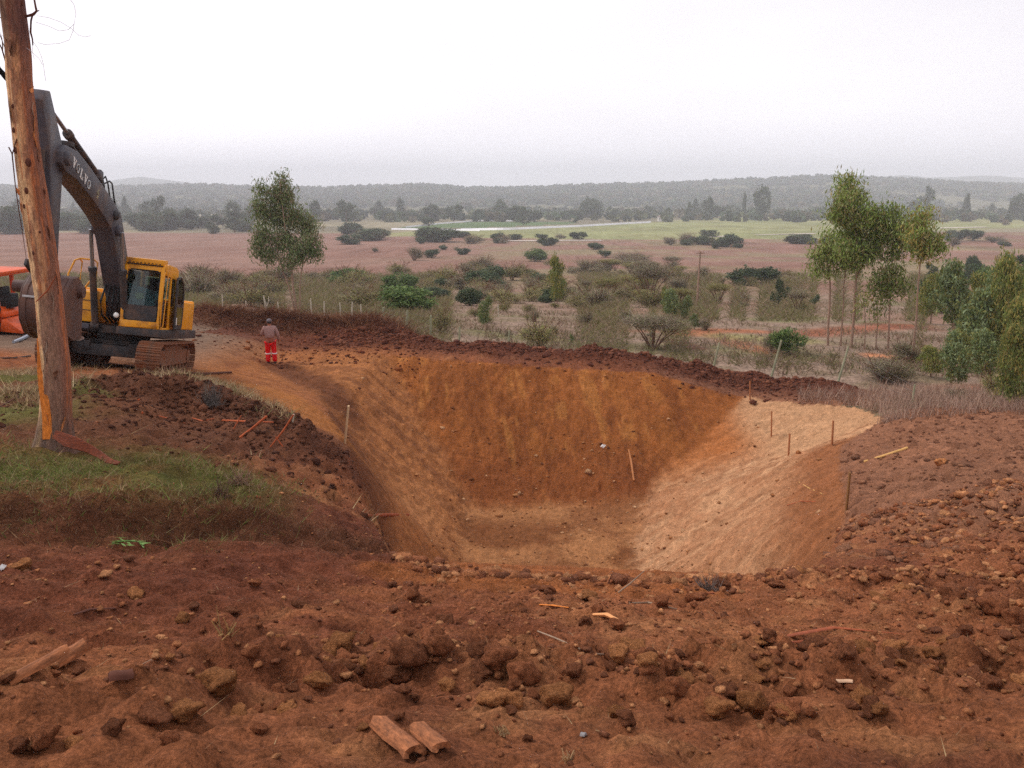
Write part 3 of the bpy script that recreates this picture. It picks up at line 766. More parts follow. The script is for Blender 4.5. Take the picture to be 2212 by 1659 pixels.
MB().prism([(-.02, 1.78), (-.02, 2.78), (1.28, 2.76), (1.38, 1.78)], .318, .328).build('side_window', M_GLS, CAB)
pane(-.10, [(.42, 2.02), (.42, 2.66), (1.19, 2.66), (1.19, 2.02)]).build('rear_window', M_GLS, CAB)
# door swung wide open and latched back along the side
dr_ = MB()
D0 = [(.52, 1.28), (.54, 2.5), (.44, 2.68), (.1, 2.72), (-.22, 2.55), (-.34, 2.2), (-.34, 1.75), (-.26, 1.3)]
for a, b in zip(D0, D0[1:] + D0[:1]): dr_.tube([(a[0], 1.42, a[1]), (b[0], 1.42, b[1])], .028, 8)
dr_.box((.09, 1.42, 1.93), (.86, .05, .09)); dr_.box((.09, 1.42, 1.33), (.7, .05, .12)); dr_.box((.47, 1.42, 1.9), (.1, .05, 1.2))
DOOR = dr_.build('side_door', M_DARK, CAB)
MB().prism([(.44, 1.98), (.46, 2.48), (.40, 2.64), (.1, 2.68), (-.2, 2.52), (-.31, 2.2), (-.31, 1.98)], 1.416, 1.424).build('door_window', M_GLS, DOOR)
MB().prism([(.42, 1.40), (.42, 1.88), (-.31, 1.88), (-.31, 1.72), (-.24, 1.40)], 1.414, 1.426).build('door_lower_pane', material('olive_pane_reflection', S(112, 104, 44), rough=.2, spec=.5, var=.2), DOOR)  # yellowish reflection in the pane painted as a solid olive colour
MB().box((.36, 1.43, 1.46), (.14, .01, .26)).build('sticker', M_WHT, DOOR)
MB().box((-.05, 1.45, 1.98), (.12, .03, .04)).build('door_handle', M_BLK, DOOR)
MB().tube([(1.40, 1.31, 1.28), (1.36, 1.335, 1.35), (1.18, 1.335, 2.68), (1.2, 1.30, 2.74)], .013, 6).build('grab_rail', M_YEL, CAB)
MB().tube([(fx(2.0) + .01, 1.18, 1.86), (fx(2.3), 1.02, 2.4)], .01, 5).tube([(fx(2.2), 1.0, 2.12), (fx(2.6), 1.04, 2.66)], .01, 5).build('wiper', M_BLK, CAB)
for z in (1.75, 2.36):
    MB().box((1.49 - .03 * (z > 2), .285, z), (.07, .04, .1)).build('hinge', M_BLK, CAB)
# boom
bb = MB()
BT = [(.10, 1.88), (.85, 2.92), (1.55, 3.82), (1.82, 4.08), (2.2, 4.26), (3.0, 4.50), (4.2, 4.83), (5.1, 5.03), (5.75, 5.02), (5.98, 4.84), (5.95, 4.6)]
BB = [(5.7, 4.48), (5.0, 4.42), (4.0, 4.17), (3.0, 3.86), (2.5, 3.66), (2.2, 3.38), (1.4, 2.34), (.75, 1.5), (.45, 1.36), (.15, 1.5)]
bb.prism(BT + BB, -.23, .23)
for y in (-.28, .28): bb.cyl((2.12, y - .06, 3.66), (2.12, y + .06, 3.66), .14, 16)
bb.cyl((5.72, -.32, 4.75), (5.72, .32, 4.75), .15, 16); bb.cyl((.35, -.36, 1.62), (.35, .36, 1.62), .16, 16)
BOOM = bb.build('boom', M_GREY, EX, bevel=.035)
tdir = Vector((-.955, 0, -.296)); tup = Vector((-.296, 0, .955))
def glyphs(text_polys, org, h, adv):
    m = MB()
    for k, polys in enumerate(text_polys):
        for pl_ in polys:
            V = []
            for yy in (.236, .242):
                for (a, b) in pl_: 
                    q = Vector(org) + tdir * (adv * k + a * h) + tup * (b * h); V.append((q.x, yy, q.z))
            n = len(pl_)
            m.add(V, [tuple(range(n)), tuple(range(2 * n - 1, n - 1, -1))] + [(i, i + n, (i + 1) % n + n, (i + 1) % n) for i in range(n)])
    return m
gV = [[(0, .9), (0, 1), (.42, 1), (.42, .9)], [(.55, .9), (.55, 1), (.95, 1), (.95, .9)], [(.08, .9), (.34, .9), (.60, .2), (.52, 0), (.42, 0)], [(.68, .9), (.86, .9), (.56, 0), (.48, 0), (.5, .3)]]
def ring(cx, cy, rx, ry, w, n=14):
    o = []
    for k in range(n):
        a, b = 2 * math.pi * k / n, 2 * math.pi * (k + 1) / n
        o.append([(cx + rx * math.cos(a), cy + ry * math.sin(a)), (cx + rx * math.cos(b), cy + ry * math.sin(b)), (cx + (rx - w) * math.cos(b), cy + (ry - w * .6) * math.sin(b)), (cx + (rx - w) * math.cos(a), cy + (ry - w * .6) * math.sin(a))])
    return o
gO = ring(.47, .5, .47, .5, .24)
gL = [[(.14, .1), (.14, .9), (.38, .9), (.38, .1)], [(.02, .9), (.02, 1), (.5, 1), (.5, .9)], [(.02, 0), (.02, .1), (.85, .1), (.85, 0)], [(.73, .1), (.85, .1), (.85, .38), (.78, .38)]]
tx, tz = exl(156, 352, .24)
ex2, ez2 = exl(196, 402, .24)
tl = math.hypot(ex2 - tx, ez2 - tz)
glyphs([gV, gO, gL, gV, gO], (tx, 0, tz - .05), .22, tl / 4.9).build('lettering', M_WHT, BOOM)
ax_, az_ = exl(209, 425, .24)
glyphs([ring(.3, .75, .3, .25, .14, 10) + [[(.0, .1), (.0, .2), (.6, .35), (.6, .25)], [(.1, -.15), (.1, -.05), (.55, .1), (.55, 0)], [(.3, .95), (.36, .95), (.4, 1.35), (.34, 1.35)]]], (ax_, 0, az_), .16, .2).build('emblem', M_CREAM, BOOM)
# steel pipes and hoses along the boom top
for y, zz in ((-.12, .07), (.12, .07), (.03, .1)):
    MB().tube([(x, y, z + zz) for x, z in BT[1:8]], .028, 6).build('hydraulic_pipe', M_DARK, BOOM)
for c_, d_, r_ in (((1.75, .1, 4.02), (.3, .2, .14), -45), ((3.3, .05, 4.75), (.24, .25, .12), -15), ((5.2, 0, 5.14), (.2, .3, .1), 0)):
    MB().box(c_, d_, Matrix.Rotation(R_(r_), 3, 'Y')).build('pipe_clamp', M_DARK, BOOM, bevel=.01)
MB().ball((2.32, .24, 4.02), (.13, .10, .13), 12, 8).build('work_lamp', M_DARK, BOOM)
for k in range(4):
    y = -.16 + .11 * k
    MB().tube([(.95, y, 1.3), (1.42, y * 1.2, 1.5), (1.52, y * 1.3, 1.85), (1.35, y, 2.25), (1.25, y * .8, 2.55)], .026, 6).build('hydraulic_hose', M_BLK, EX)
for k in range(3):
    y = -.1 + .1 * k
    MB().tube([(3.0 + .1 * k, y, 4.58), (2.7, y + .06, 5.0 - .1 * k), (2.3, y, 4.8), (1.9, y, 4.25)], .02, 6).build('hydraulic_hose', M_BLK, BOOM)
MB().ball((1.52, .20, 1.52), (.04, .07, .07), 12, 8).build('headlamp', M_LAMP, EX)
for sy in (-.37, .37):
    a, b = Vector((1.28, sy, 1.18)), Vector((2.15, sy, 3.62))
    d = (b - a)
    cy_ = MB().cyl(a, a + d * .60, .085, 14).cyl(a + d * .58, a + d * .62, .105, 14).cyl(a - Vector((0, .1, 0)), a + Vector((0, .1, 0)), .11, 12).build('boom_cylinder', M_DARK, EX)
    MB().cyl(a + d * .6, b, .05, 12).build('piston_rod', M_CHR, cy_)
# stick, its cylinder, bucket
st = MB().prism([(6.50, 5.92), (6.78, 5.86), (6.86, 5.66), (6.32, 4.75), (6.12, 3.9), (5.72, 1.88), (5.52, 1.78), (5.40, 1.90), (5.52, 3.2), (5.56, 4.4), (5.70, 5.05)], -.21, .12)
st.cyl((5.52, -.25, 1.92), (5.52, .25, 1.92), .1, 14)
st.build('stick', M_GREY, EX, bevel=.03)
a, b = Vector((3.1, 0, 4.85)), Vector((6.68, 0, 5.78)); d = b - a
sc_ = MB().cyl(a, a + d * .55, .085, 14).cyl(a + d * .53, a + d * .57, .105, 14).build('stick_cylinder', M_DARK, EX)
MB().cyl(a + d * .55, b, .045, 12).build('piston_rod', M_CHR, sc_)
MB().prism([(2.95, 4.48), (3.02, 4.95), (3.22, 4.98), (3.4, 4.6)], -.12, .12).build('cylinder_bracket', M_GREY, BOOM, bevel=.02)
a, b = Vector((6.45, 0, 4.75)), Vector((6.12, 0, 2.45)); d = b - a
bc_ = MB().cyl(a, a + d * .6, .075, 14).build('bucket_cylinder', M_DARK, EX)
MB().cyl(a + d * .6, b, .045, 12).build('piston_rod', M_CHR, bc_)
MB().prism([(6.16, 2.55), (6.22, 2.42), (5.72, 2.2), (5.66, 2.32)], -.27, -.21).prism([(6.16, 2.55), (6.22, 2.42), (5.72, 2.2), (5.66, 2.32)], .21, .27).prism([(6.06, 2.5), (6.2, 2.5), (6.02, 1.98), (5.9, 2.0)], -.1, .1).build('bucket_link', M_DARK, EX, bevel=.01)
ba = [(5.30, 2.12), (5.62, 2.30), (5.98, 2.22), (6.26, 1.96), (6.36, 1.62), (6.28, 1.30), (6.02, 1.04), (5.66, .93), (5.20, .98)]
bi = [(x * .93 + 5.5 * .07, z * .93 + 1.6 * .07) for x, z in ba]
bk = MB().prism(ba + bi[::-1], -.24, .58)
BKT = bk.build('bucket', M_BKT, EX, bevel=.012)
for y in (-.262, .584):
    MB().prism([(x, z) for x, z in ba], y, y + .02).build('side_plate', M_BKT, BKT)
for k in range(4):
    MB().prism([(x + (x - 5.6) * .03, z + (z - 1.6) * .03) for x, z in ba[2:]] + [(x, z) for x, z in ba[2:]][::-1], -.20 + k * .22, -.13 + k * .22).build('wear_strip', M_BKT, BKT)
MB().box((6.33, .17, 1.78), (.05, .74, .05)).build('worn_edge', M_WORN, BKT, bevel=.01)
for k in range(5):
    MB().prism([(5.26, .92), (5.26, 1.05), (4.98, 1.0), (4.95, .96)], -.20 + k * .18, -.13 + k * .18).build('tooth', M_WORN, BKT)
MB().cyl((5.52, -.7, 1.98), (5.52, .7, 1.98), .13, 16).build('bucket_pin', M_BKT, BKT)

# ------------------------------------------------------------------ orange machine at the frame edge
o0 = P(0, 714, 30.0)
OM = thing('orange_tractor', 'orange tractor with flat roof partly seen behind the peeling trunk', 'tractor', mat4=Matrix.Translation(o0) @ Matrix.Rotation(R_(2), 4, 'Y'))
MB().box((-.55, 0, 2.18), (2.75, 2.1, .1)).box((-.55, 0, 2.10), (2.6, 1.95, .08)).build('roof', M_ORG, OM, bevel=.03)
for x, y in ((.06, -.92), (.06, .92), (-1.7, -.92), (-1.7, .92)):
    MB().box((x, y, 1.55), (.12, .1, 1.06)).build('roof_post', M_ORG, OM, bevel=.015)
MB().box((-.9, 0, .62), (2.7, 1.7, .6)).box((-1.6, 0, 1.05), (1.2, 1.6, .5)).prism([(.3, .95), (.3, .62), (.62, .58), (.62, .76)], -.7, .7).build('body', M_ORG, OM, bevel=.04)
MB().prism([(.50, .12), (.62, .56), (.72, .54), (1.34, .12), (1.30, .06)], -.85, .85).build('ramp_plate', M_ORG, OM, bevel=.02)
MB().box((.42, -.72, .86), (.18, .16, .2)).build('side_box', M_BLK, OM, bevel=.02)
MB().box((.45, .0, 1.12), (.42, .5, .5)).box((.30, 0, 1.42), (.14, .5, .4)).build('seat', M_BLK, OM, bevel=.05)
for y in (-.9, .9):
    MB().prism([(-2.6, .05), (-2.7, .3), (-2.45, .55), (.4, .5), (.55, .28), (.45, .03), (-2.3, 0)], y - .22, y + .22).build('track', M_BLK, OM, bevel=.04)
# ------------------------------------------------------------------ peeling eucalyptus trunk beside the camera
M_BARK = material('peeling_bark', attr=True, rough=.85, spec=.2, var=.42, scale=7, bump=.02, bscale=8, stretch=(6, 6, .9), grain=26)
M_WOOD = material('fresh_orange_wood', S(214, 124, 46), rough=.6, spec=.3, var=.3, scale=6, stretch=(5, 5, .7), bump=.008, bscale=14, grain=20)
M_REDBARK = material('red_brown_stick', S(150, 78, 48), rough=.8, spec=.2, var=.35, scale=12, bump=.004)
M_GREYST = material('grey_stick', S(150, 128, 108), rough=.85, spec=.2, var=.3, scale=12)
M_DKST = material('dark_stick', S(88, 52, 40), rough=.85, spec=.2, var=.3, scale=12)
M_TAN = material('tan_sawn_wood', S(205, 160, 98), rough=.8, spec=.2, var=.25, scale=8, stretch=(1, 1, .3))
TRD = 8.75
rows = [(1010, 112, 112), (985, 114, 98), (965, 117, 82), (940, 119, 74), (900, 121, 66), (850, 122, 62), (777, 121, 58), (700, 112, 55), (635, 105, 53), (560, 94, 53), (490, 83, 54), (402, 70, 54), (298, 55, 50), (173, 42, 51), (94, 37, 50), (0, 25, 51),
        (-120, 8, 48), (-300, -18, 44), (-520, -50, 38), (-760, -90, 28)]
pyk = np.array([r[0] for r in rows][::-1], float); cxk = np.array([r[1] for r in rows][::-1], float); wk = np.array([r[2] for r in rows][::-1], float)
nr, ns_ = 240, 44
py = np.linspace(1012, -755, nr)
base = P(117, 965, TRD)
V, CC = [], []
for i, y in enumerate(py):
    cx_, w2 = float(np.interp(y, pyk, cxk)), float(np.interp(y, pyk, wk)) / 2
    c0 = P(cx_, y, TRD); r = (P(cx_ + w2, y, TRD) - c0).length
    a = np.linspace(0, 2 * math.pi, ns_, endpoint=False)
    zz = np.full(ns_, y)
    bmp = (fbm(np.cos(a) * 2.2 + 5, zz / 90 + np.sin(a) * 2.2, 3, 211) - .5) * .16 + (fbm(np.cos(a) * 7 + 5, zz / 260 + np.sin(a) * 7, 3, 213) - .5) * .14
    if y > 880: bmp = bmp + .16 * (y - 880) / 100 * (np.sin(a * 5 + 1) > .2)
    rr = r * (1 + bmp)
    V.append(np.stack([c0.x + rr * np.cos(a), c0.y + rr * np.sin(a), np.full(ns_, c0.z)], 1))
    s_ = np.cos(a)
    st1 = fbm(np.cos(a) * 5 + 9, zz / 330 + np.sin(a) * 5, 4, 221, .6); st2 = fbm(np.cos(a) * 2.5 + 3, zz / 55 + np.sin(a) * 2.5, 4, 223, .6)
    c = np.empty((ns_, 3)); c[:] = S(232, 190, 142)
    c = mixc(c, sst(-.25, .25, s_ + (st1 - .5) * .8), S(198, 144, 102))  # bark's own tones, with sun-side light and far-side shade painted across them
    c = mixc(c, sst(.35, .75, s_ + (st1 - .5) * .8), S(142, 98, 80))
    c = mixc(c, sst(.52, .62, st1), S(186, 108, 62), .75)
    c = mixc(c, sst(.55, .6, st2), S(140, 96, 76), .7)
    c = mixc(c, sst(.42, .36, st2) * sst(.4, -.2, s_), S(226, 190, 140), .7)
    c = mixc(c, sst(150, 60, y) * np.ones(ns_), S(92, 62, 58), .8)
    fr = (np.sin(a) < .3)
    arch = fr * sst(626, 640, y + (s_ - .25) ** 2 * 40) * sst(-.42, -.3, s_) * sst(.82, .7, s_)
    c = mixc(c, arch, S(138, 106, 90), .85)
    c = mixc(c, sst(860, 930, y) * np.ones(ns_) * sst(.3, .5, st1), S(108, 88, 78), .9)
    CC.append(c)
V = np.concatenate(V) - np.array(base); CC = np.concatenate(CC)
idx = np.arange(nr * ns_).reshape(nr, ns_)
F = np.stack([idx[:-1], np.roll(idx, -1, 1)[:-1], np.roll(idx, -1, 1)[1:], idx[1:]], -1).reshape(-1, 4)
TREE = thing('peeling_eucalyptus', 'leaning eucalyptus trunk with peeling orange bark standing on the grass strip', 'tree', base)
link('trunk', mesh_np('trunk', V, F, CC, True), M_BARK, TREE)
M_BARKF = [material('bark_flake_%s' % n, c, rough=.9, var=.4, scale=9, grain=22) for n, c in (('brown', S(120, 80, 60)), ('grey', S(150, 126, 108)), ('orange', S(190, 122, 72)))]
def tw(pts, d=TRD, ref=base):
    return [P(x, y, d) - ref for x, y in pts]
def pxr(w, d):
    return w / FPX * d
for pts, w, nm in [([(30, 178), (14, 168), (-2, 150), (-40, 90), (-110, -60), (-190, -330)], (9, 6, 5, 5, 4, 2), 'branch'), ([(26, 160), (14, 140), (4, 105), (-30, 40)], (1.6, 1.6, 1.4, .8), 'branch'), ([(22, 150), (16, 118), (-6, 60)], (1.2, 1, .6), 'branch'),
                    ([(48, 36), (62, 34), (72, 31), (79, 24), (76, 10), (71, -20), (66, -70), (80, -140)], (3, 2.6, 2.8, 2.4, 1.8, 1.6, 1.3, .7), 'branch'), ([(70, 33), (67, 45), (66, 70), (70, 84), (71, 98)], (2, 1.8, 1.9, 1.4, 1.2), 'branch'),
                    ([(79, 25), (85, 22)], (1.5, .6), 'branch'), ([(38, -150), (60, -260), (120, -420), (190, -600)], (7, 6, 4, 2), 'branch'), ([(-10, -320), (-60, -460), (-80, -640)], (7, 5, 2), 'branch'),
                    ([(10, 42), (-6, 35)], (1.0, .7), 'branch')]:
    MB().tube(tw(pts), [pxr(x, TRD) for x in w], 8).build(nm, M_BARK if w[0] > 6 else M_DKST, TREE)
fil = material('dry_bark_thread', S(190, 182, 186), rough=.9, var=.1)
for pts in [[(72, 90), (82, 105), (90, 124), (94, 140), (96, 158), (99, 175)], [(58, 104), (70, 113), (84, 126), (92, 140)], [(80, 34), (105, 38), (132, 48), (152, 60), (170, 76), (184, 80), (196, 77)], [(148, -6), (160, 10), (164, 30), (160, 52), (148, 64), (128, 67), (104, 56), (78, 48)],
            [(160, 50), (158, 66), (150, 86), (128, 94), (96, 96), (82, 92)], [(70, 98), (70, 112), (74, 128)]]:
    MB().tube(tw(pts, TRD - .1), pxr(.42, TRD), 5).build('bark_thread', fil, TREE)
for x, y, rx, ry in [(43, 283, 4, 6), (41, 282, 2, 2), (47, 326, 5, 7), (74, 352, 8, 9), (72, 412, 5, 7), (66, 445, 3, 5), (43, 232, 4, 5), (88, 545, 5, 6), (107, 719, 3, 4), (62, 9, 3, 5), (98, 500, 3, 3)]:
    cx_, w2 = float(np.interp(y, pyk, cxk)), float(np.interp(y, pyk, wk)) / 2
    s_ = max(-.95, min(.95, (x - cx_) / w2)); r = pxr(w2, TRD)
    c = P(cx_, y, TRD) - base
    MB().ball((c.x + r * s_, c.y - r * math.sqrt(1 - s_ * s_) * .97, c.z), (pxr(rx, TRD) * .8, pxr(rx, TRD) * .5, pxr(ry, TRD)), 9, 6).build('knot', M_DKST, TREE)
MB().tube(tw([(19, 318), (26, 332), (33, 400), (40, 450), (47, 492), (57, 560)], TRD - .12), [pxr(x, TRD) for x in (3.5, 4.5, 3.5, 3, 2.8, 1.5)], 7, flat=.3).tube(tw([(36, 300), (26, 335)], TRD - .12), pxr(1.2, TRD), 5).build('loose_bark', M_DKST, TREE)
MB().tube(tw([(78, 652), (104, 626), (121, 596)], TRD - .17), [pxr(x, TRD) for x in (1.2, 1.6, 1.0)], 6).build('bark_sliver', M_REDBARK, TREE)
for i in range(22):
    y = rng.uniform(60, 900); cx_, w2 = float(np.interp(y, pyk, cxk)), float(np.interp(y, pyk, wk)) / 2
    a_ = rng.uniform(math.pi, 2 * math.pi); r = pxr(w2, TRD); ln = rng.uniform(14, 60); wd = rng.uniform(2, 6)
    q = []
    for u in (0, .35, .7, 1):
        yy = y + ln * u; cx2 = float(np.interp(yy, pyk, cxk)); c = P(cx2, yy, TRD) - base
        lift = 1.02 + .10 * (u - .6) ** 2 * rng.uniform(0, 5)
        aa = a_ + .12 * math.sin(u * 3 + i)
        q.append(Vector((c.x + r * lift * math.cos(aa), c.y + r * lift * math.sin(aa), c.z)))
    MB().tube(q, [pxr(wd * k, TRD) for k in (.3, 1, .9, .25)], 6, flat=.22).build('bark_flake', M_BARKF[i % 3], TREE)
def ribbon(rows_, name, m, parent, ref, th=.014):
    """rows_ of (point, half-width vector): a strip with thickness"""
    V, F = [], []
    for i, (p, h) in enumerate(rows_):
        t = (rows_[min(i + 1, len(rows_) - 1)][0] - rows_[max(i - 1, 0)][0]).normalized()
        nrm = h.cross(t).normalized() * th
        for q in (p - h, p + nrm * .6, p + h, p + h * .9 - nrm, p - h * .9 - nrm): V.append(q - ref)
    n = len(rows_)
    for i in range(n - 1):
        for k in range(5):
            F.append((i * 5 + k, i * 5 + (k + 1) % 5, (i + 1) * 5 + (k + 1) % 5, (i + 1) * 5 + k))
    F.append((4, 3, 2, 1, 0)); F.append(tuple((n - 1) * 5 + k for k in range(5)))
    return MB().add(V, F).build(name, m, parent)
rb = []
for x, y, w in [(91, 728, 2), (96, 760, 5), (101, 795, 8), (107, 825, 9), (112, 850, 9.5), (117, 880, 9), (120, 905, 9.5), (122, 928, 11), (124, 938, 12)]:
    cx_, w2 = float(np.interp(y, pyk, cxk)), float(np.interp(y, pyk, wk)) / 2
    s_ = (x - cx_) / w2; r = pxr(w2, TRD) * 1.02
    c = P(cx_, y, TRD)
    rb.append((Vector((c.x + r * s_, c.y - r * math.sqrt(max(.05, 1 - s_ * s_)), c.z)), Vector((pxr(w, TRD), .01, 0))))
ribbon(rb, 'peeled_wood', M_WOOD, TREE, base)
rb = []
for x, y, w, d in [(118, 938, 8, 8.50), (140, 950, 14, 8.42), (165, 958, 13, 8.36), (190, 968, 9, 8.34), (215, 982, 7, 8.30), (236, 996, 5, 8.2), (258, 1008, 2, 8.15)]:
    p = P(x, y, d); p.z = max(p.z, float(gz(p.x, p.y)) + .02)
    rb.append((p, Vector((.01, 0.02, pxr(w, d)))))
ribbon(rb, 'peeled_bark_strip', material('orange_bark_strip', S(112, 52, 28), grain=24, rough=.75, var=.45, scale=14, stretch=(1, 1, 4)), TREE, base, .01)

# ------------------------------------------------------------------ person at the head of the pit
def skin(name, pts, edges, rad, m, parent, sub=2, root=0):
    me = bpy.data.meshes.new(name); me.from_pydata([tuple(p) for p in pts], edges, [])
    o = bpy.data.objects.new(name, me); COL.objects.link(o)
    sk = o.modifiers.new('skin', 'SKIN'); sk.use_smooth_shade = True
    for i, v in enumerate(me.skin_vertices[0].data):
        r = rad[i]; v.radius = r if isinstance(r, tuple) else (r, r); v.use_root = (i == root)
    ss = o.modifiers.new('sub', 'SUBSURF'); ss.levels = ss.render_levels = sub
    dg = bpy.context.evaluated_depsgraph_get()
    m2 = bpy.data.meshes.new_from_object(o.evaluated_get(dg))
    bpy.data.objects.remove(o); bpy.data.meshes.remove(me)
    m2.name = name
    for f in m2.polygons: f.use_smooth = True
    return m2
pb_ = hit(587, 786, 29.0)
PER = thing('person', 'person in grey cap, brown jumper and red trousers seen from behind on the pit edge', 'person', mat4=Matrix.Translation(pb_) @ Matrix.Rotation(R_(9), 4, 'Z'))
M_SKIN = material('skin', S(150, 96, 74), rough=.6, var=.06)
M_JUMP = material('brown_knit', S(150, 118, 112), rough=.95, spec=.1, var=.14, scale=14, bump=.006, bscale=40)
M_RED = material('red_workwear', S(214, 18, 20), rough=.8, spec=.2, var=.12, scale=9)
M_CAP = material('grey_cap', S(104, 96, 100), rough=.85, var=.1)
M_REFL = material('reflective_tape', S(226, 218, 214), rough=.4, var=.05)
M_BOOT = material('brown_boot', S(62, 44, 38), rough=.8, var=.2)
jp = {'pel': (0, 0, .92), 'wai': (0, -.01, 1.04), 'che': (0, .01, 1.24), 'nec': (0, .03, 1.40), 'hd0': (0, .05, 1.47), 'hd1': (0, .055, 1.57), 'hd2': (0, .05, 1.645), 'shl': (-.19, .01, 1.345), 'elL': (-.285, .03, 1.11), 'wrL': (-.20, .24, 1.07), 'haL': (-.16, .30, 1.07),
      'shr': (.19, .01, 1.345), 'elR': (.285, -.01, 1.10), 'wrR': (.285, .10, .87), 'haR': (.28, .13, .79), 'hiL': (-.09, 0, .88), 'knL': (-.105, .02, .48), 'anL': (-.115, 0, .09), 'toL': (-.13, .14, .05), 'hiR': (.09, 0, .88), 'knR': (.11, .02, .48), 'anR': (.12, 0, .09), 'toR': (.14, .14, .05)}
nm_ = list(jp); ix = {k: i for i, k in enumerate(nm_)}
eds = [('pel', 'wai'), ('wai', 'che'), ('che', 'nec'), ('nec', 'hd0'), ('hd0', 'hd1'), ('hd1', 'hd2'), ('che', 'shl'), ('shl', 'elL'), ('elL', 'wrL'), ('wrL', 'haL'), ('che', 'shr'), ('shr', 'elR'), ('elR', 'wrR'), ('wrR', 'haR'), ('pel', 'hiL'), ('hiL', 'knL'), ('knL', 'anL'), ('anL', 'toL'), ('pel', 'hiR'), ('hiR', 'knR'), ('knR', 'anR'), ('anR', 'toR')]
rd = dict(pel=(.15, .12), wai=(.15, .12), che=(.17, .12), nec=.058, hd0=.07, hd1=(.083, .1), hd2=(.06, .075), shl=.06, elL=.042, wrL=.03, haL=.038, shr=.06, elR=.042, wrR=.03, haR=.038, hiL=.09, knL=.06, anL=.042, toL=.035, hiR=.09, knR=.06, anR=.042, toR=.035)
body = skin('body', [jp[k] for k in nm_], [(ix[a], ix[b]) for a, b in eds], [rd[k] for k in nm_], M_SKIN, PER)
bmx = bmesh.new(); bmx.from_mesh(body)
fg = MB()
for s_, h0, dv, thumb in ((-1, jp['haL'], Vector((.35, .85, -.2)).normalized(), Vector((.5, .2, .6))), (1, jp['haR'], Vector((0, .15, -1)).normalized(), Vector((-.4, .8, -.2)))):
    h0 = Vector(h0); sd = dv.cross(Vector((1, 0, 0) if s_ > 0 else (0, 0, 1))).normalized()
    for k, ln in enumerate((.07, .08, .075, .06)):
        b0 = h0 + sd * (.018 * (k - 1.5)) + dv * .02
        fg.tube([b0, b0 + dv * ln * .5, b0 + dv * ln * .85 + Vector((-.012 * s_, .01, 0))], [.009, .0085, .006], 6)
    fg.tube([h0, h0 + thumb * .04, h0 + thumb * .05 + dv * .03], [.011, .010, .007], 6)
fg.ball((0, .155, 1.545), (.013, .022, .02), 8, 6)
for sx in (-1, 1):
    fg.ball((.088 * sx, .04, 1.545), (.012, .022, .034), 8, 6)
tmp = fg.mesh('tmp'); bmx.from_mesh(tmp); bmx.to_mesh(body); bmx.free(); bpy.data.meshes.remove(tmp)
for f in body.polygons: f.use_smooth = True
link('body', body, M_SKIN, PER)
for sx in (-1, 1):
    MB().ball((.032 * sx, .137, 1.57), (.013, .008, .009), 8, 6).build('eye', M_WHT, PER)
MB().ball((0, .142, 1.50), (.026, .008, .007), 8, 6).build('mouth', M_REDBARK, PER)
MB().ball((0, .025, 1.555), (.090, .092, .06), 12, 8).build('hair', M_BLK, PER)
cp = MB()
cp.ball((0, .048, 1.60), (.098, .112, .088), 14, 8); cp.prism([(-.08, 1.585), (.08, 1.585), (.08, 1.60), (-.08, 1.60)], .12, .24)
cp.build('cap', M_CAP, PER, bevel=.004)
jn = ['pel', 'wai', 'che', 'nec', 'shl', 'elL', 'wrL', 'shr', 'elR', 'wrR']
jr = dict(pel=(.185, .15), wai=(.20, .165), che=(.205, .155), nec=(.085, .08), shl=.092, elL=.07, wrL=.047, shr=.092, elR=.07, wrR=.047)
jpp = dict(jp); jpp['pel'] = (0, 0, .955); jpp['nec'] = (0, .025, 1.405)
je = [('pel', 'wai'), ('wai', 'che'), ('che', 'nec'), ('che', 'shl'), ('shl', 'elL'), ('elL', 'wrL'), ('che', 'shr'), ('shr', 'elR'), ('elR', 'wrR')]
link('jumper', skin('jumper', [jpp[k] for k in jn], [(jn.index(a), jn.index(b)) for a, b in je], [jr[k] for k in jn], M_JUMP, PER), M_JUMP, PER)
tn = ['pel', 'hiL', 'knL', 'anL', 'hiR', 'knR', 'anR']
tpp = dict(jp); tpp['pel'] = (0, 0, .93); tpp['hiL'] = (-.098, 0, .80); tpp['hiR'] = (.098, 0, .80); tpp['anL'] = (-.118, 0, .06); tpp['anR'] = (.124, 0, .06)
trd = dict(pel=(.18, .15), hiL=.118, knL=.098, anL=.092, hiR=.118, knR=.098, anR=.092)
link('trousers', skin('trousers', [tpp[k] for k in tn], [(0, 1), (1, 2), (2, 3), (0, 4), (4, 5), (5, 6)], [trd[k] for k in tn], M_RED, PER), M_RED, PER)
for sx, kx in ((-1, -.108), (1, .114)):
    MB().tube([(kx, .014, .375), (kx, .014, .415)], .104, 16).build('reflective_band', M_REFL, PER)
    MB().ball((kx * 1.08, .06, .045), (.055, .135, .055), 10, 6).build('boot', M_BOOT, PER)

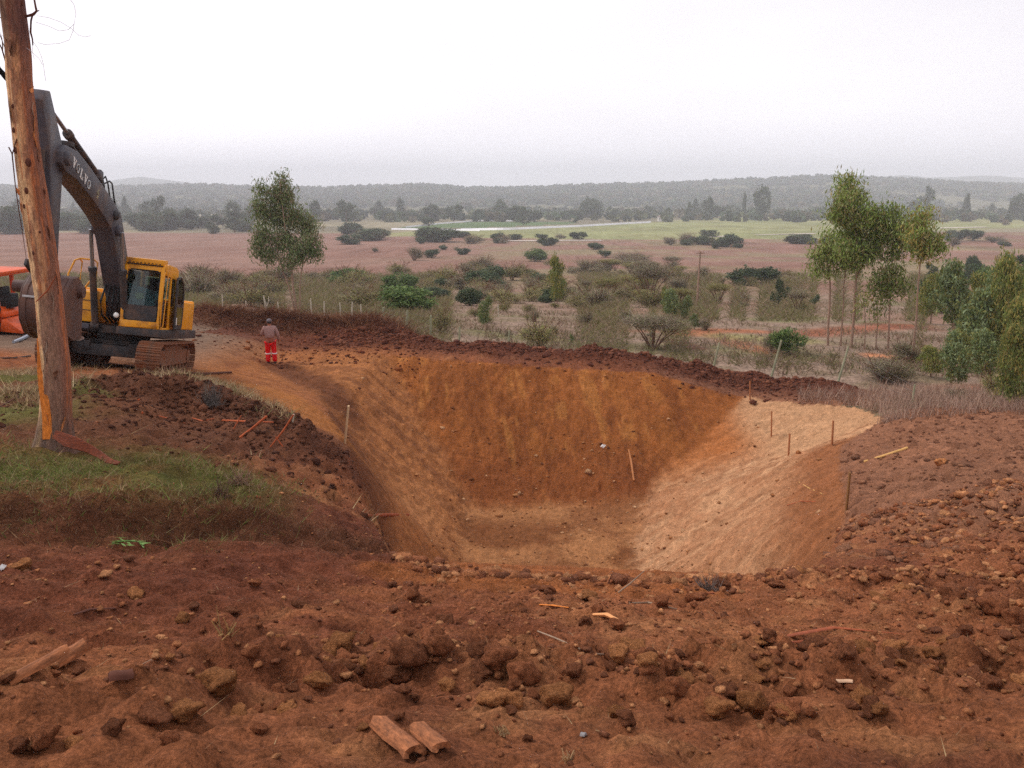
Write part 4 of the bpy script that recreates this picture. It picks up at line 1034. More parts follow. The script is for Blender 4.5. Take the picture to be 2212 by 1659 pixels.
# ------------------------------------------------------------------ plant builders
M_LEAF = material('foliage', attr=True, rough=.75, spec=.2, var=.22, scale=1.2, transl=.22, objvar=.14)
M_TWIG = material('twigs', attr=True, rough=.9, spec=.1, var=.2, scale=2, transl=.4, objvar=.12)
M_STEM = material('pale_stem', S(150, 122, 104), rough=.85, spec=.2, var=.35, scale=5, stretch=(2, 2, .4))
M_STEMD = material('brown_stem', S(112, 82, 66), rough=.9, spec=.1, var=.3, scale=5)
def unit(v):
    return v / np.maximum(np.linalg.norm(v, axis=1, keepdims=True), 1e-9)
def leaves(cl, per, crad, ln, wd, droop, pal, name, jit=.18, up=0.0):
    cl = np.asarray(cl, float); n = len(cl) * per
    c = np.repeat(cl, per, 0) + rng.normal(0, 1, (n, 3)) * crad
    d = unit(rng.normal(0, 1, (n, 3)) + np.array([0, 0, -droop + up]))
    s = unit(np.cross(d, rng.normal(0, 1, (n, 3))))
    L_ = (ln * rng.uniform(.6, 1.25, n))[:, None]; W_ = (wd * rng.uniform(.7, 1.25, n))[:, None]
    V = np.stack([c - d * L_ * .5, c + s * W_ * .5, c + d * L_ * .5, c - s * W_ * .5], 1).reshape(-1, 3)
    F = np.arange(n * 4).reshape(-1, 4)
    pal = np.array(pal); pk = rng.integers(0, len(pal), len(cl))
    col = np.repeat(pal[pk], per, 0) * rng.uniform(1 - jit, 1 + jit, (n, 1))
    mixk = rng.random(n) < .25
    col[mixk] = pal[rng.integers(0, len(pal), mixk.sum())]
    return mesh_np(name, V, F, np.repeat(col, 4, 0))
def in_blob(n, c, r, shell=.55):
    """points in an ellipsoid, crowded to its outside"""
    d = unit(rng.normal(0, 1, (n, 3))); t = (shell + (1 - shell) * rng.random(n)) * rng.random(n) ** .15
    return np.asarray(c) + d * t[:, None] * np.asarray(r)
def sticks(segs, name, taper=.4):
    """(a, b, radius, colour) segments as three-sided tapered sticks, one mesh"""
    a = np.array([s[0] for s in segs], float); b = np.array([s[1] for s in segs], float); r = np.array([s[2] for s in segs], float); col = np.array([s[3] for s in segs])
    t = unit(b - a); p = unit(np.cross(t, rng.normal(0, 1, t.shape))); q = np.cross(t, p)
    V = []
    for end, k in ((a, 1.0), (b, taper)):
        for w in range(3):
            an = 2 * math.pi * w / 3
            V.append(end + (p * math.cos(an) + q * math.sin(an)) * (r * k)[:, None])
    V = np.stack(V, 1).reshape(-1, 3); n = len(segs); o = np.arange(n)[:, None] * 6
    F = np.concatenate([o + np.array([[0, 1, 4, 3]]), o + np.array([[1, 2, 5, 4]]), o + np.array([[2, 0, 3, 5]])], 0)
    return mesh_np(name, V, F, np.repeat(col, 6, 0))
def thorn(name, kind='dome', stems=9, twigs=900, pal=None, spec=500, specpal=None, stemcol=S(104, 84, 70), tw_r=.0034):
    """leafless thorn bush in a unit box: returns (stem mesh, crown mesh)"""
    segs, tws = [], []
    pal = pal or [S(118, 98, 84), S(134, 112, 96), S(104, 90, 70), S(120, 116, 78)]
    for k in range(stems):
        a = 2 * math.pi * (k + rng.random() * .7) / stems
        if kind == 'dome': e = np.array([math.cos(a) * .36 * rng.uniform(.3, 1), math.sin(a) * .36 * rng.uniform(.3, 1), rng.uniform(.55, .85)]); m = e * [.55, .55, .5]
        elif kind == 'umbrella': e = np.array([math.cos(a) * .42 * rng.uniform(.5, 1), math.sin(a) * .42 * rng.uniform(.5, 1), rng.uniform(.72, .86)]); m = e * [.45, .45, .5]
        else: e = np.array([math.cos(a) * .45 * rng.uniform(.3, 1), math.sin(a) * .3, rng.uniform(.5, .8)]); m = e * [.8, .8, .4]
        p0 = np.array([math.cos(a) * .02, math.sin(a) * .02, 0])
        if kind == 'hedge': p0 = e * [.9, .8, 0]
        rr = .016 if kind == 'umbrella' else .010
        segs += [(p0, m, rr, stemcol), (m, e, rr * .6, stemcol)]
        for j in range(3):
            b0 = m + (e - m) * rng.uniform(.1, .9); b1 = b0 + np.array([math.cos(a + rng.normal() * .9), math.sin(a + rng.normal() * .9), .9]) * rng.uniform(.1, .22)
            segs.append((b0, b1, rr * .4, stemcol))
    n = twigs
    if kind == 'dome':
        c = []
        for q in range(7):
            a = rng.uniform(0, 6.28); r = rng.uniform(.05, .30) * (q > 0); rr_ = rng.uniform(.16, .30)
            c.append(in_blob(n // 7, (math.cos(a) * r, math.sin(a) * r, rng.uniform(.22, .62 - r * .7)), (rr_, rr_, rr_ * rng.uniform(.8, 1.35)), .2))
        c = np.concatenate(c); c = c[c[:, 2] > .05]
    elif kind == 'umbrella': c = in_blob(n, (0, 0, .80), (.5, .5, .20), .3)
    else:
        c = np.concatenate([in_blob(n // 4, (x, rng.uniform(-.1, .1), .42), (.26, .3, .55 * rng.uniform(.8, 1.05)), .35) for x in (-.36, -.12, .13, .36)]); c = c[c[:, 2] > .05]
    o = c - np.array([0, 0, .1 if kind != 'umbrella' else .45])
    d = unit(unit(o) + rng.normal(0, .45, c.shape)) * rng.uniform(.05, .15, (len(c), 1))
    for i in range(len(c)):
        tws.append((c[i] - d[i], c[i] + d[i], tw_r, pal[rng.integers(len(pal))] * rng.uniform(.8, 1.2)))
    crown = sticks(tws, name + '_crown', .3)
    if spec:
        cs = c[rng.integers(0, len(c), spec)] + rng.normal(0, .02, (spec, 3)) if kind == 'dome' else in_blob(spec, (0, 0, .45 if kind != 'umbrella' else .82), (.48, .48 if kind != 'hedge' else .28, .55 if kind != 'umbrella' else .17), .3); cs = cs[cs[:, 2] > .08]
        lm = leaves(cs, 2, .03, .030, .018, 0, specpal or pal, name + '_specks')
        b = bmesh.new(); b.from_mesh(crown); b.from_mesh(lm); b.to_mesh(crown); b.free(); bpy.data.meshes.remove(lm)
    return sticks(segs, name + '_stem', .7), crown
def dense(name, pal, kind='dome', n=260, per=9, ln=.06, wd=.035, droop=.2):
    if kind == 'dome': cl = np.concatenate([in_blob(n // 3, (0, 0, .42), (.36, .36, .42), .7)] + [in_blob(n // 5, (math.cos(a) * rr_, math.sin(a) * rr_, zz_), (r3, r3, r3 * .9), .6) for a, rr_, zz_, r3 in zip(rng.uniform(0, 6.28, 8), rng.uniform(.12, .34, 8), rng.uniform(.2, .66, 8), rng.uniform(.14, .26, 8))])
    elif kind == 'poplar': cl = in_blob(n, (0, 0, .54), (.42, .42, .46), .6)
    elif kind == 'tree': cl = np.concatenate([in_blob(n // 4, (rng.normal(0, .14), rng.normal(0, .14), z), (r, r, .2), .5) for z, r in ((.42, .36), (.58, .40), (.74, .32), (.86, .2))])
    elif kind == 'cone': z = rng.random(n) ** .7; a = rng.random(n) * 6.28; r = (.46 * z) * rng.uniform(.6, 1, n); cl = np.stack([r * np.cos(a), r * np.sin(a), 1 - z * .94], 1)
    elif kind == 'hedge': cl = np.concatenate([in_blob(n // 5, (x, rng.uniform(-.1, .1), .42), (.2, .3, .5 * rng.uniform(.75, 1.05)), .7) for x in (-.36, -.18, 0, .18, .36)])
    elif kind == 'column': cl = np.concatenate([in_blob(n // 5, (rng.normal(0, .1), rng.normal(0, .1), z), (r, r, .14), .5) for z, r in ((.32, .36), (.48, .44), (.62, .42), (.76, .36), (.9, .22))])
    cl = cl[cl[:, 2] > .03]
    return leaves(cl, per, .035, ln, wd, droop, pal, name + '_crown')
def stemmesh(name, h=.5, n=1, r=.02, spread=.12):
    m = MB()
    for k in range(n):
        a = 6.28 * k / max(n, 1)
        m.tube([(math.cos(a) * .02 * (n > 1), math.sin(a) * .02 * (n > 1), -.05), (math.cos(a) * spread * .4, math.sin(a) * spread * .4, h * .5), (math.cos(a) * spread, math.sin(a) * spread, h)], [r, r * .8, r * .4], 6)
    return m.mesh(name + '_stem')
GRN = [c * 1.45 for c in [S(74, 94, 50), S(88, 108, 58), S(62, 80, 44), S(104, 116, 68)]]
OLV = [c * 2.3 for c in [S(104, 106, 62), S(120, 116, 76), S(92, 90, 56), S(124, 106, 80)]]
DKG = [c * 1.45 for c in [S(58, 72, 50), S(70, 84, 56), S(50, 62, 46), S(84, 88, 62)]]
BLU = [c * 1.4 for c in [S(100, 112, 72), S(112, 124, 90), S(86, 100, 58), S(116, 116, 66)]]
BRN = [c * 2.6 for c in [S(112, 100, 90), S(124, 112, 98), S(96, 88, 74), S(104, 106, 76)]]
YOL = [c * 1.5 for c in [S(118, 116, 62), S(100, 108, 54), S(130, 118, 66), S(88, 100, 52)]]
VAR = {}
for k in range(6):
    VAR['thorn', k] = thorn('thorn%d' % k, 'dome', 10, 1150, BRN, 420, OLV + BRN) + (M_STEMD, M_TWIG)
    VAR['othorn', k] = thorn('othorn%d' % k, 'dome', 9, 800, OLV + BRN, 900, OLV) + (M_STEMD, M_TWIG)
    VAR['green', k] = (stemmesh('green%d' % k, .4, 3, .02), dense('green%d' % k, GRN, 'dome', 330, 10, .05, .03), M_STEMD, M_LEAF)
    VAR['dark', k] = (stemmesh('dark%d' % k, .4, 3, .02), dense('dark%d' % k, DKG, 'dome', 260, 9, .06, .04), M_STEMD, M_LEAF)
    VAR['tree', k] = (stemmesh('tree%d' % k, .6, 1, .02, .02), dense('tree%d' % k, DKG, 'tree', 220, 8, .07, .04, .4), M_STEMD, M_LEAF)
    VAR['umb', k] = thorn('umb%d' % k, 'umbrella', 7, 900, OLV, 900, OLV + [S(128, 128, 76)]) + (M_STEMD, M_TWIG)
    VAR['bumb', k] = thorn('bumb%d' % k, 'umbrella', 7, 1300, BRN, 200, BRN) + (M_STEMD, M_TWIG)
for k in range(2):
    VAR['hedge', k] = thorn('hedge%d' % k, 'hedge', 12, 1300, BRN, 700, DKG + BRN) + (M_STEMD, M_TWIG)
    VAR['poplar', k] = (stemmesh('pop%d' % k, .3, 1, .02, .01), dense('pop%d' % k, DKG, 'poplar', 200, 8, .07, .05, .2), M_STEMD, M_LEAF)
    VAR['cone', k] = (stemmesh('cone%d' % k, .3, 1, .02, .01), dense('cone%d' % k, DKG, 'cone', 200, 8, .08, .05, .2), M_STEMD, M_LEAF)
    VAR['dhedge', k] = (stemmesh('dhedge%d' % k, .3, 3, .01, .2), dense('dhedge%d' % k, DKG + [S(98, 92, 72)], 'hedge', 420, 8, .05, .05), M_STEMD, M_LEAF)
    VAR['blue', k] = (stemmesh('blue%d' % k, .75, 2, .014, .1), dense('blue%d' % k, BLU, 'column', 330, 9, .075, .03, .5), M_STEM, M_LEAF)
    VAR['yol', k] = (stemmesh('yol%d' % k, .75, 2, .012, .06), dense('yol%d' % k, YOL + [S(96, 106, 60)], 'column', 420, 10, .06, .022, 1.2), M_STEM, M_LEAF)
used = {}
REL = []      # repeats whose labels are worded at the end by the landmark they stand next to
rng = np.random.default_rng(21)
def plant(name, kind, loc, w, h, label, cat, group=None, rot=None, dy=1.0):
    ks = [k for k in VAR if k[0] == kind]
    used[kind] = used.get(kind, 0) + 1
    sm, cm, ms, mc = VAR[ks[used[kind] % len(ks)]]
    t = thing(name, label, cat, loc, group)
    t.rotation_euler = (0, 0, rng.uniform(0, 6.28) if rot is None else rot)
    t.scale = (w, w * dy * (rng.uniform(.75, 1.35) if dy == 1.0 else 1), h)
    link('stem' if cat == 'bush' else 'trunk', sm, ms, t); link('crown', cm, mc, t)
    return t
def plantpx(name, kind, px, py, wpx, hpx, label, cat, group=None, dmin=34, rot=None, dy=1.0):
    p = hit(px, py, dmin)
    k = (p.y * math.cos(PITCH) - p.z * math.sin(PITCH)) / FPX
    p.z -= .03 * hpx * k
    return plant(name, kind, p, wpx * k, hpx * k, label, cat, group, rot, dy)
# (name, kind, px, py of the foot, width, height in raster units, label, category)
G_ = 'thorn_bush'
for a in [
    ('green_bush', 'green', 868, 672, 146, 66, 'broad bright green dome-shaped bush behind the fence posts', 'bush'),
    ('green_bush', 'green', 866, 632, 122, 56, 'green domed bush rising just behind the brightest green bush', 'bush'),
    ('green_bush', 'green', 760, 615, 84, 48, 'mid green rounded bush at the edge of the pink meadow', 'bush'),
    ('olive_bush', 'othorn', 862, 596, 86, 46, 'greyish olive bush on top of the scrub beside the pink meadow', 'bush'),
    ('olive_sapling', 'othorn', 950, 716, 66, 76, 'light olive small tree on a thin stem beside the green dome', 'bush'),
    ('green_bush', 'green', 1156, 565, 60, 36, 'round green bush standing alone in the middle of the scrub belt', 'bush'),
    ('dark_bush', 'dark', 1307, 556, 36, 20, 'small dark green oval bush beside the brown hedge', 'bush'),
    ('brown_hedge', 'hedge', 1366, 570, 98, 30, 'low purplish brown hedge across the open meadow', 'hedge'),
    (G_, 'thorn', 1270, 592, 116, 46, 'wide grey leafless bush behind the narrow yellowish tree', 'bush'),
    ('umbrella_tree', 'umb', 1313, 652, 80, 54, 'olive umbrella-shaped acacia with flat crown in the scrub', 'tree'),
    ('umbrella_tree', 'bumb', 1404, 645, 116, 76, 'large grey-brown umbrella acacia beside the leaning pole', 'tree'),
    ('umbrella_tree', 'umb', 1551, 656, 68, 46, 'olive umbrella acacia to the right of the leaning pole', 'tree'),
    (G_, 'thorn', 1609, 644, 38, 20, 'small round grey bush beside the olive umbrella acacia', 'bush'),
    (G_, 'thorn', 1519, 604, 50, 38, 'sparse grey bush behind the top of the leaning pole', 'bush'),
    (G_, 'dark', 1015, 660, 74, 50, 'round dark shrub with greenish top behind the bluish sapling', 'bush'),
    (G_, 'othorn', 1166, 750, 146, 90, 'big olive-brown thorn bush close behind the dark berm', 'bush'),
    (G_, 'thorn', 1268, 702, 46, 54, 'dark brown bush with an olive shoot beside the big thorn bush', 'bush'),
    (G_, 'othorn', 1092, 674, 46, 36, 'pale olive shrub beside the bluish sapling', 'bush'),
    (G_, 'othorn', 1140, 674, 50, 26, 'low olive shrub between two pale posts', 'bush'),
    ('narrow_tree', 'yol', 1204, 664, 52, 114, 'narrow drooping yellowish green tree in the middle of the scrub', 'tree'),
    ('young_tree', 'blue', 1050, 710, 36, 70, 'slender sapling with bluish top in front of the scrub belt', 'tree'),
    ('young_tree', 'blue', 1450, 690, 50, 66, 'bushy bluish green sapling behind the leafless umbrella thorn', 'tree'),
    ('young_tree', 'yol', 1436, 688, 24, 70, 'yellow-green pointed sapling beside the bushy bluish one', 'tree'),
    ('young_tree', 'blue', 1482, 692, 34, 54, 'second bluish sapling close to the yellow-green pointed one', 'tree'),
    ('green_shrub', 'blue', 1500, 712, 36, 34, 'small green shrub at the end of the red track', 'bush'),
    ('umbrella_tree', 'bumb', 1410, 754, 140, 76, 'leafless umbrella thorn with forked trunk behind the berm', 'tree'),
    ('young_tree', 'blue', 1234, 746, 14, 24, 'tiny bluish seedling behind the berm', 'tree'),
    ('dark_bush', 'green', 1700, 764, 84, 74, 'rounded dark bush with bright green side near the tilted post', 'bush'),
    ('dark_bush', 'thorn', 1664, 762, 60, 72, 'brown twiggy bush joined to the dark green rounded bush', 'bush'),
    ('young_tree', 'tree', 1680, 668, 40, 66, 'small green tree in the open meadow left of the tall eucalyptus group', 'tree'),
    ('young_tree', 'bumb', 1722, 674, 50, 50, 'grey small tree beside the small green meadow tree', 'tree'),
    ('young_tree', 'tree', 1762, 662, 22, 26, 'tiny green tree in front of the eucalyptus group', 'tree'),
    (G_, 'thorn', 1905, 838, 190, 78, 'twiggy leafless thorn bush behind the pale leaning post', 'bush'),
    (G_, 'thorn', 1955, 780, 116, 66, 'dark brown leafless bush under the single tall eucalyptus', 'bush'),
    ('young_tree', 'blue', 2056, 735, 100, 170, 'tall bluish green bushy eucalyptus right of the tall trunks', 'tree'),
    ('young_tree', 'blue', 2052, 845, 86, 126, 'young eucalyptus with silvery blue leaves near the dry grass', 'tree'),
    ('olive_tree', 'yol', 2165, 800, 110, 250, 'rusty olive eucalyptus at the photo edge above the dark shrub', 'tree'),
    ('olive_tree', 'yol', 2115, 720, 70, 130, 'olive eucalyptus between the bluish tree and the rusty one', 'tree'),
    ('dark_bush', 'yol', 2165, 885, 120, 190, 'dense dark olive weeping shrub beside the dry grass at the photo edge', 'bush'),
    ('dark_bush', 'yol', 2245, 880, 110, 210, 'dense olive weeping shrub cut by the photo edge', 'bush'),
    ('dark_bush', 'dark', 2200, 660, 60, 60, 'dark green round bush behind the rusty olive eucalyptus', 'bush'),
    ('dark_bush', 'dark', 2096, 590, 36, 46, 'dark green round tree alone in the far right meadow', 'tree'),
    (G_, 'othorn', 2052, 600, 40, 50, 'pale olive tree behind the single tall eucalyptus', 'tree'),
]:
    dm = 34
    if a[2] > 1980 and a[3] > 780: dm = 25
    if 'forked' in a[6]: dm = 36
    plantpx(*a, dmin=dm)
for i, (px, py, w, h, kd) in enumerate([(2010, 815, 60, 70, 'yol'), (2120, 830, 90, 120, 'blue'), (2190, 760, 100, 170, 'yol'), (2140, 740, 80, 150, 'blue'), (2085, 760, 80, 120, 'yol'), (2225, 700, 90, 150, 'yol'), (2010, 700, 60, 110, 'yol'), (2150, 870, 110, 110, 'othorn'), (2210, 880, 110, 90, 'othorn'), (2060, 868, 70, 46, 'thorn'), (2205, 840, 80, 150, 'yol'), (2110, 800, 110, 170, 'blue'), (2180, 850, 100, 210, 'yol'), (2235, 790, 120, 230, 'yol'), (2150, 700, 100, 150, 'blue'), (2070, 800, 70, 90, 'yol'), (2200, 660, 110, 110, 'green'), (2130, 650, 80, 90, 'green')]):
    t_ = plantpx('young_eucalyptus' if kd in ('yol', 'blue', 'green') else 'scrub_bush', kd, px, py, w, h, 'young green, olive or bluish eucalyptus in the tangle at the photo edge' if kd in ('yol', 'blue', 'green') else 'scrub bush under the tangle of young eucalyptus at the photo edge', 'tree' if kd in ('yol', 'blue', 'green') else 'bush', 'young eucalyptus tangle' if kd in ('yol', 'blue', 'green') else 'scrub under the eucalyptus tangle', 25)
    REL.append((t_, px, py, kd, w / 90, 'tree' if kd in ('yol', 'blue', 'green') else 'bush'))
# scrub belts: bushes nobody could tell apart, each its own object
def belt(kinds, n, x0, x1, y0, y1, w, h, label, group, nm='scrub_bush', cat='bush', dmin=36, avoid=()):
    k = 0
    for _ in range(n * 20):
        if k >= n: break
        px, py = rng.uniform(x0, x1), rng.uniform(y0, y1)
        if any(a <= px <= b and c <= py <= d for a, b, c, d in avoid): continue
        if float(fbm(np.array([px / 70.]), np.array([py / 14.]), 3, 501)[0]) < .42 + .06 * rng.random(): continue
        s = (.5 + .95 * rng.random() ** 1.3) * (1 + .5 * (py - (y0 + y1) / 2) / max(1, (y1 - y0)))
        REL.append((plantpx(nm, kinds[k % len(kinds)], px, py, w * s, h * s * rng.uniform(.8, 1.15), label, cat, group, dmin), px, py, kinds[k % len(kinds)], s, cat)); k += 1
belt(['thorn', 'othorn', 'thorn', 'othorn'], 46, 415, 800, 600, 668, 84, 46, 'grey-brown leafless bush of the thick scrub behind the brush heap', 'thorn bushes behind the brush heap', dmin=46)
belt(['thorn', 'othorn', 'thorn'], 10, -60, 410, 610, 668, 90, 50, 'grey scrub bush behind the excavator', 'scrub behind the excavator', dmin=46)
belt(['thorn', 'othorn', 'dark', 'othorn', 'thorn'], 60, 905, 1200, 572, 655, 66, 36, 'grey-brown bush of the scrub belt behind the berm', 'thorn bushes of the middle scrub belt', avoid=[(1130, 1190, 550, 570)])
belt(['thorn', 'bumb', 'othorn', 'umb'], 48, 1200, 1480, 578, 668, 62, 38, 'grey-brown bush of the scattered scrub around the umbrella acacias', 'scattered scrub around the umbrella acacias', avoid=[(1270, 1360, 600, 655), (1170, 1240, 600, 665)])
belt(['thorn', 'dark', 'othorn', 'othorn'], 22, 1560, 1790, 598, 618, 50, 30, 'bush of the row that crosses the meadow behind the tall eucalyptus group', 'bush row behind the eucalyptus group')
belt(['dark', 'dhedge', 'thorn'], 16, 1560, 1800, 522, 536, 42, 24, 'dark bush of the row below the pale green field', 'bush row below the green field', dmin=150)
belt(['dark', 'thorn', 'dhedge', 'thorn'], 30, 965, 1560, 512, 540, 44, 22, 'dark bush of the long row along the lower edge of the green field', 'bushes along the lower edge of the green field', dmin=150)
belt(['dhedge', 'thorn', 'dark'], 12, 700, 965, 508, 524, 56, 24, 'bush of the dark row behind the pink meadow', 'bushes behind the pink meadow', dmin=150)
belt(['thorn', 'dark'], 8, 790, 1010, 524, 566, 34, 24, 'small lone bush dotted over the pink meadow', 'lone bushes on the pink meadow', dmin=120)
belt(['thorn', 'othorn'], 12, 1480, 1760, 625, 700, 34, 20, 'low grey bush in the open grass beyond the red track', 'low bushes beyond the red track')
belt(['dark', 'othorn', 'yol', 'tree'], 14, 1990, 2260, 590, 690, 60, 60, 'green or olive tree in the mixed thicket at the photo edge', 'thicket behind the right edge trees', 'thicket_tree', 'tree')
belt(['thorn', 'dark'], 8, 2030, 2240, 486, 540, 44, 26, 'grey bush on the far meadow beyond the tall eucalyptus', 'bushes on the far right meadow', dmin=150)
belt(['thorn', 'othorn'], 14, 1000, 1560, 666, 735, 40, 26, 'low dry bush in the bare grass just behind the berm', 'low bushes just behind the berm', dmin=37)
# far tree lines
belt(['dhedge', 'dark', 'tree', 'dhedge'], 40, -60, 560, 492, 506, 60, 36, 'tree of the dark tree line behind the pink meadow on the excavator side', 'tree line behind the excavator', 'line_tree', 'tree', dmin=300)
belt(['tree', 'cone', 'poplar', 'tree'], 26, -40, 560, 462, 486, 26, 36, 'far tall tree standing over the tree line on the excavator side', 'tall trees over the tree line', 'far_tree', 'tree', dmin=300)
belt(['tree', 'dark', 'poplar', 'dark'], 34, 690, 1250, 468, 480, 30, 26, 'hazy tree of the wood behind the dark green plot', 'wood behind the dark green plot', 'far_tree', 'tree', dmin=300)
belt(['tree', 'dark', 'cone', 'poplar'], 34, 1240, 1790, 462, 472, 26, 26, 'hazy tree of the far wood behind the pale green field', 'far wood behind the pale green field', 'far_tree', 'tree', dmin=300)
belt(['poplar', 'cone', 'tree'], 18, 1640, 2240, 466, 474, 18, 40, 'hazy tall tree of the far plantation on the right', 'far plantation trees', 'far_tree', 'tree', dmin=300)
for a in [('far_tree', 'poplar', 682, 482, 30, 54, 'broad hazy tree with pointed top right of the tall eucalyptus', 'tree'), ('far_tree', 'tree', 748, 484, 50, 50, 'wide hazy tree beside the pointed one', 'tree'), ('dark_bush', 'dark', 758, 508, 66, 40, 'large dark green tree in front of the hazy wide one', 'tree'),
          ('dark_bush', 'dark', 757, 528, 58, 28, 'dark green round bush at the edge of the pink meadow below the far wood', 'bush'), ('far_tree', 'tree', 816, 468, 30, 34, 'hazy tree in the gap left of the pointed poplar', 'tree'), ('far_tree', 'poplar', 865, 470, 24, 46, 'hazy pointed poplar above the dark green plot', 'tree'),
          ('far_tree', 'dark', 927, 488, 30, 24, 'dark tree at the corner of the dark green plot', 'tree'), ('far_tree', 'poplar', 1081, 472, 28, 46, 'pale brownish poplar beyond the dark green plot', 'tree'), ('far_tree', 'tree', 1131, 488, 30, 20, 'dark tree at the end of the white wall', 'tree'),
          ('far_tree', 'poplar', 1532, 474, 18, 54, 'tall slim poplar beyond the pale green field', 'tree'), ('far_tree', 'poplar', 1644, 474, 48, 78, 'massive tall blue clump of poplars beyond the field', 'tree'), ('far_tree', 'poplar', 1606, 474, 12, 64, 'thin tall poplar left of the massive clump', 'tree'),
          ('far_tree', 'tree', 1487, 474, 20, 36, 'round-topped hazy tree left of the slim poplar', 'tree'), ('far_tree', 'poplar', 1442, 476, 18, 30, 'short dark poplar in the far wood', 'tree'), ('far_tree', 'dark', 2107, 472, 36, 20, 'round dark tree alone on the far field', 'tree'), ('far_tree', 'poplar', 2196, 474, 36, 60, 'tall hazy poplar at the photo edge', 'tree'),
          ('far_tree', 'poplar', 1970, 474, 26, 44, 'hazy poplar pair behind the single tall eucalyptus', 'tree')]:
    plantpx(*a, dmin=300)
# woods on the hills: beyond counting
def woods(name, n, d0, d1, pxr_, smin, smax, pal):
    d = rng.uniform(d0, d1, n * 3); px = rng.uniform(*pxr_, n * 3)
    x = (px - CX) / FPX * d
    k = fbm(x / 330, d / 330, 4, 191) < .68
    x, d = x[k][:n], d[k][:n]
    z = gz(x, d); m = len(x); s = rng.uniform(smin, smax, m)
    cl = np.stack([x, d, z + s * .35], 1)
    per = 14
    c = np.repeat(cl, per, 0) + unit(rng.normal(0, 1, (m * per, 3))) * np.repeat(s * .45, per)[:, None] * np.array([1, 1, .8])
    dd = unit(rng.normal(0, 1, (m * per, 3))); ss = unit(np.cross(dd, rng.normal(0, 1, (m * per, 3))))
    w = np.repeat(s * .3, per)[:, None]
    V = np.stack([c - dd * w, c + ss * w, c + dd * w, c - ss * w], 1).reshape(-1, 3)
    col = np.repeat(np.array(pal)[rng.integers(0, len(pal), m)], per, 0)
    link(name, mesh_np(name, V, np.arange(len(V)).reshape(-1, 4), np.repeat(col, 4, 0)), M_LEAF, kind='stuff', label='hazy woods covering the far hills', category='woods')
woods('hill_forest', 7600, 1650, 3000, (-300, 2500), 9, 17, DKG + [S(112, 104, 80)])
woods('valley_woods', 1100, 820, 1550, (-200, 2400), 7, 13, DKG + [S(112, 104, 80)])
# ------------------------------------------------------------------ tall eucalyptus trees, each with its own limbs and hanging leaf clumps
def euc(px, py, dmin, stems, blobs, label, pal, wpx=5, dens=1.0, name='eucalyptus_tree', group=None):
    b = hit(px, py, dmin); d = b.y
    t = thing(name, label, 'tree', b, group)
    k = (b.y * math.cos(PITCH) - b.z * math.sin(PITCH)) / FPX
    m = MB(); pts_all = []
    for i, s in enumerate(stems):
        yy = 0.25 * math.sin(i * 2.1) * (i > 0)
        pp = [P(x, y, d) - b + Vector((0, yy * j, 0)) for j, (x, y) in enumerate(s)]
        pp[0].z -= .2
        n = len(pp); pp2 = []
        for j in range(n - 1):
            for u in (0, .5): pp2.append(pp[j].lerp(pp[j + 1], u) + Vector((rng.normal(0, .03), rng.normal(0, .03), 0)) * (u > 0))
        pp2.append(pp[-1])
        w0 = wpx * k * (.5 if i == 0 else .36)
        m.tube(pp2, [w0 * (1 - .75 * j / (len(pp2) - 1)) for j in range(len(pp2))], 7)
        pts_all += pp2[len(pp2) // 3:]
    tr = m.build('trunk', M_STEM, t)
    br = MB(); cl = []
    for (x, y, rx, ry) in blobs:
        c = P(x, y, d) - b; c.y += rng.normal(0, rx * k * .5)
        q = min(pts_all, key=lambda p: (p - c).length + max(0, p.z - c.z) * 2)
        br.tube([q, q.lerp(c, .5) + Vector((0, 0, .1)), c], [wpx * k * .16, wpx * k * .11, wpx * k * .04], 5)
        n = max(5, int(rx * ry / 13 * dens))
        cc = in_blob(n, c, (rx * k * .92, rx * k * .9, ry * k * .9), .25)
        cl.append(cc)
        for e in cc[:5]:
            br.tube([c, c.lerp(Vector(e), .6) + Vector((0, 0, .06)), e], [wpx * k * .06, wpx * k * .04, .004], 4)
    br.build('branch', M_STEM, t)
    link('crown', leaves(np.concatenate(cl), 17, .26, .25, .062, 1.5, pal, 'crown', .22), M_LEAF, t)
rng = np.random.default_rng(33)
EPAL = [S(104, 120, 72), S(122, 136, 88), S(88, 104, 60), S(136, 142, 104), S(142, 126, 100)]
EPR = [S(122, 142, 66), S(142, 158, 82), S(100, 120, 56), S(146, 152, 100), S(150, 138, 90)]
euc(640, 676, 46, [[(642, 682), (633, 620), (628, 560), (613, 470), (604, 395)], [(640, 682), (622, 620), (600, 560), (572, 470)], [(646, 682), (650, 610), (664, 530)]],
    [(604, 392, 14, 22), (596, 425, 22, 26), (616, 428, 22, 30), (566, 412, 13, 22), (562, 455, 20, 34), (590, 470, 30, 34), (630, 470, 26, 36), (655, 492, 24, 34), (672, 525, 22, 30), (568, 510, 24, 34), (612, 520, 34, 32), (650, 545, 30, 26), (585, 552, 26, 20), (620, 570, 20, 14), (682, 545, 12, 24), (556, 540, 12, 26)],
    'tall bushy eucalyptus rising alone behind the person in red trousers', EPAL, 6, 1.15)
TG = 'tall eucalyptus group'
euc(1840, 752, 38, [[(1838, 756), (1846, 660), (1852, 577), (1846, 480), (1836, 400)], [(1852, 590), (1880, 530), (1890, 470)]],
    [(1834, 396, 24, 20), (1812, 432, 24, 24), (1846, 430, 28, 24), (1802, 462, 18, 14), (1828, 470, 34, 26), (1866, 468, 34, 30), (1890, 484, 24, 28), (1850, 510, 40, 28), (1820, 540, 30, 24), (1868, 545, 34, 26), (1845, 570, 26, 16), (1896, 520, 18, 24)],
    'tallest eucalyptus of the bare-trunked group, with the biggest crown', EPR, 6.5, 1.1)
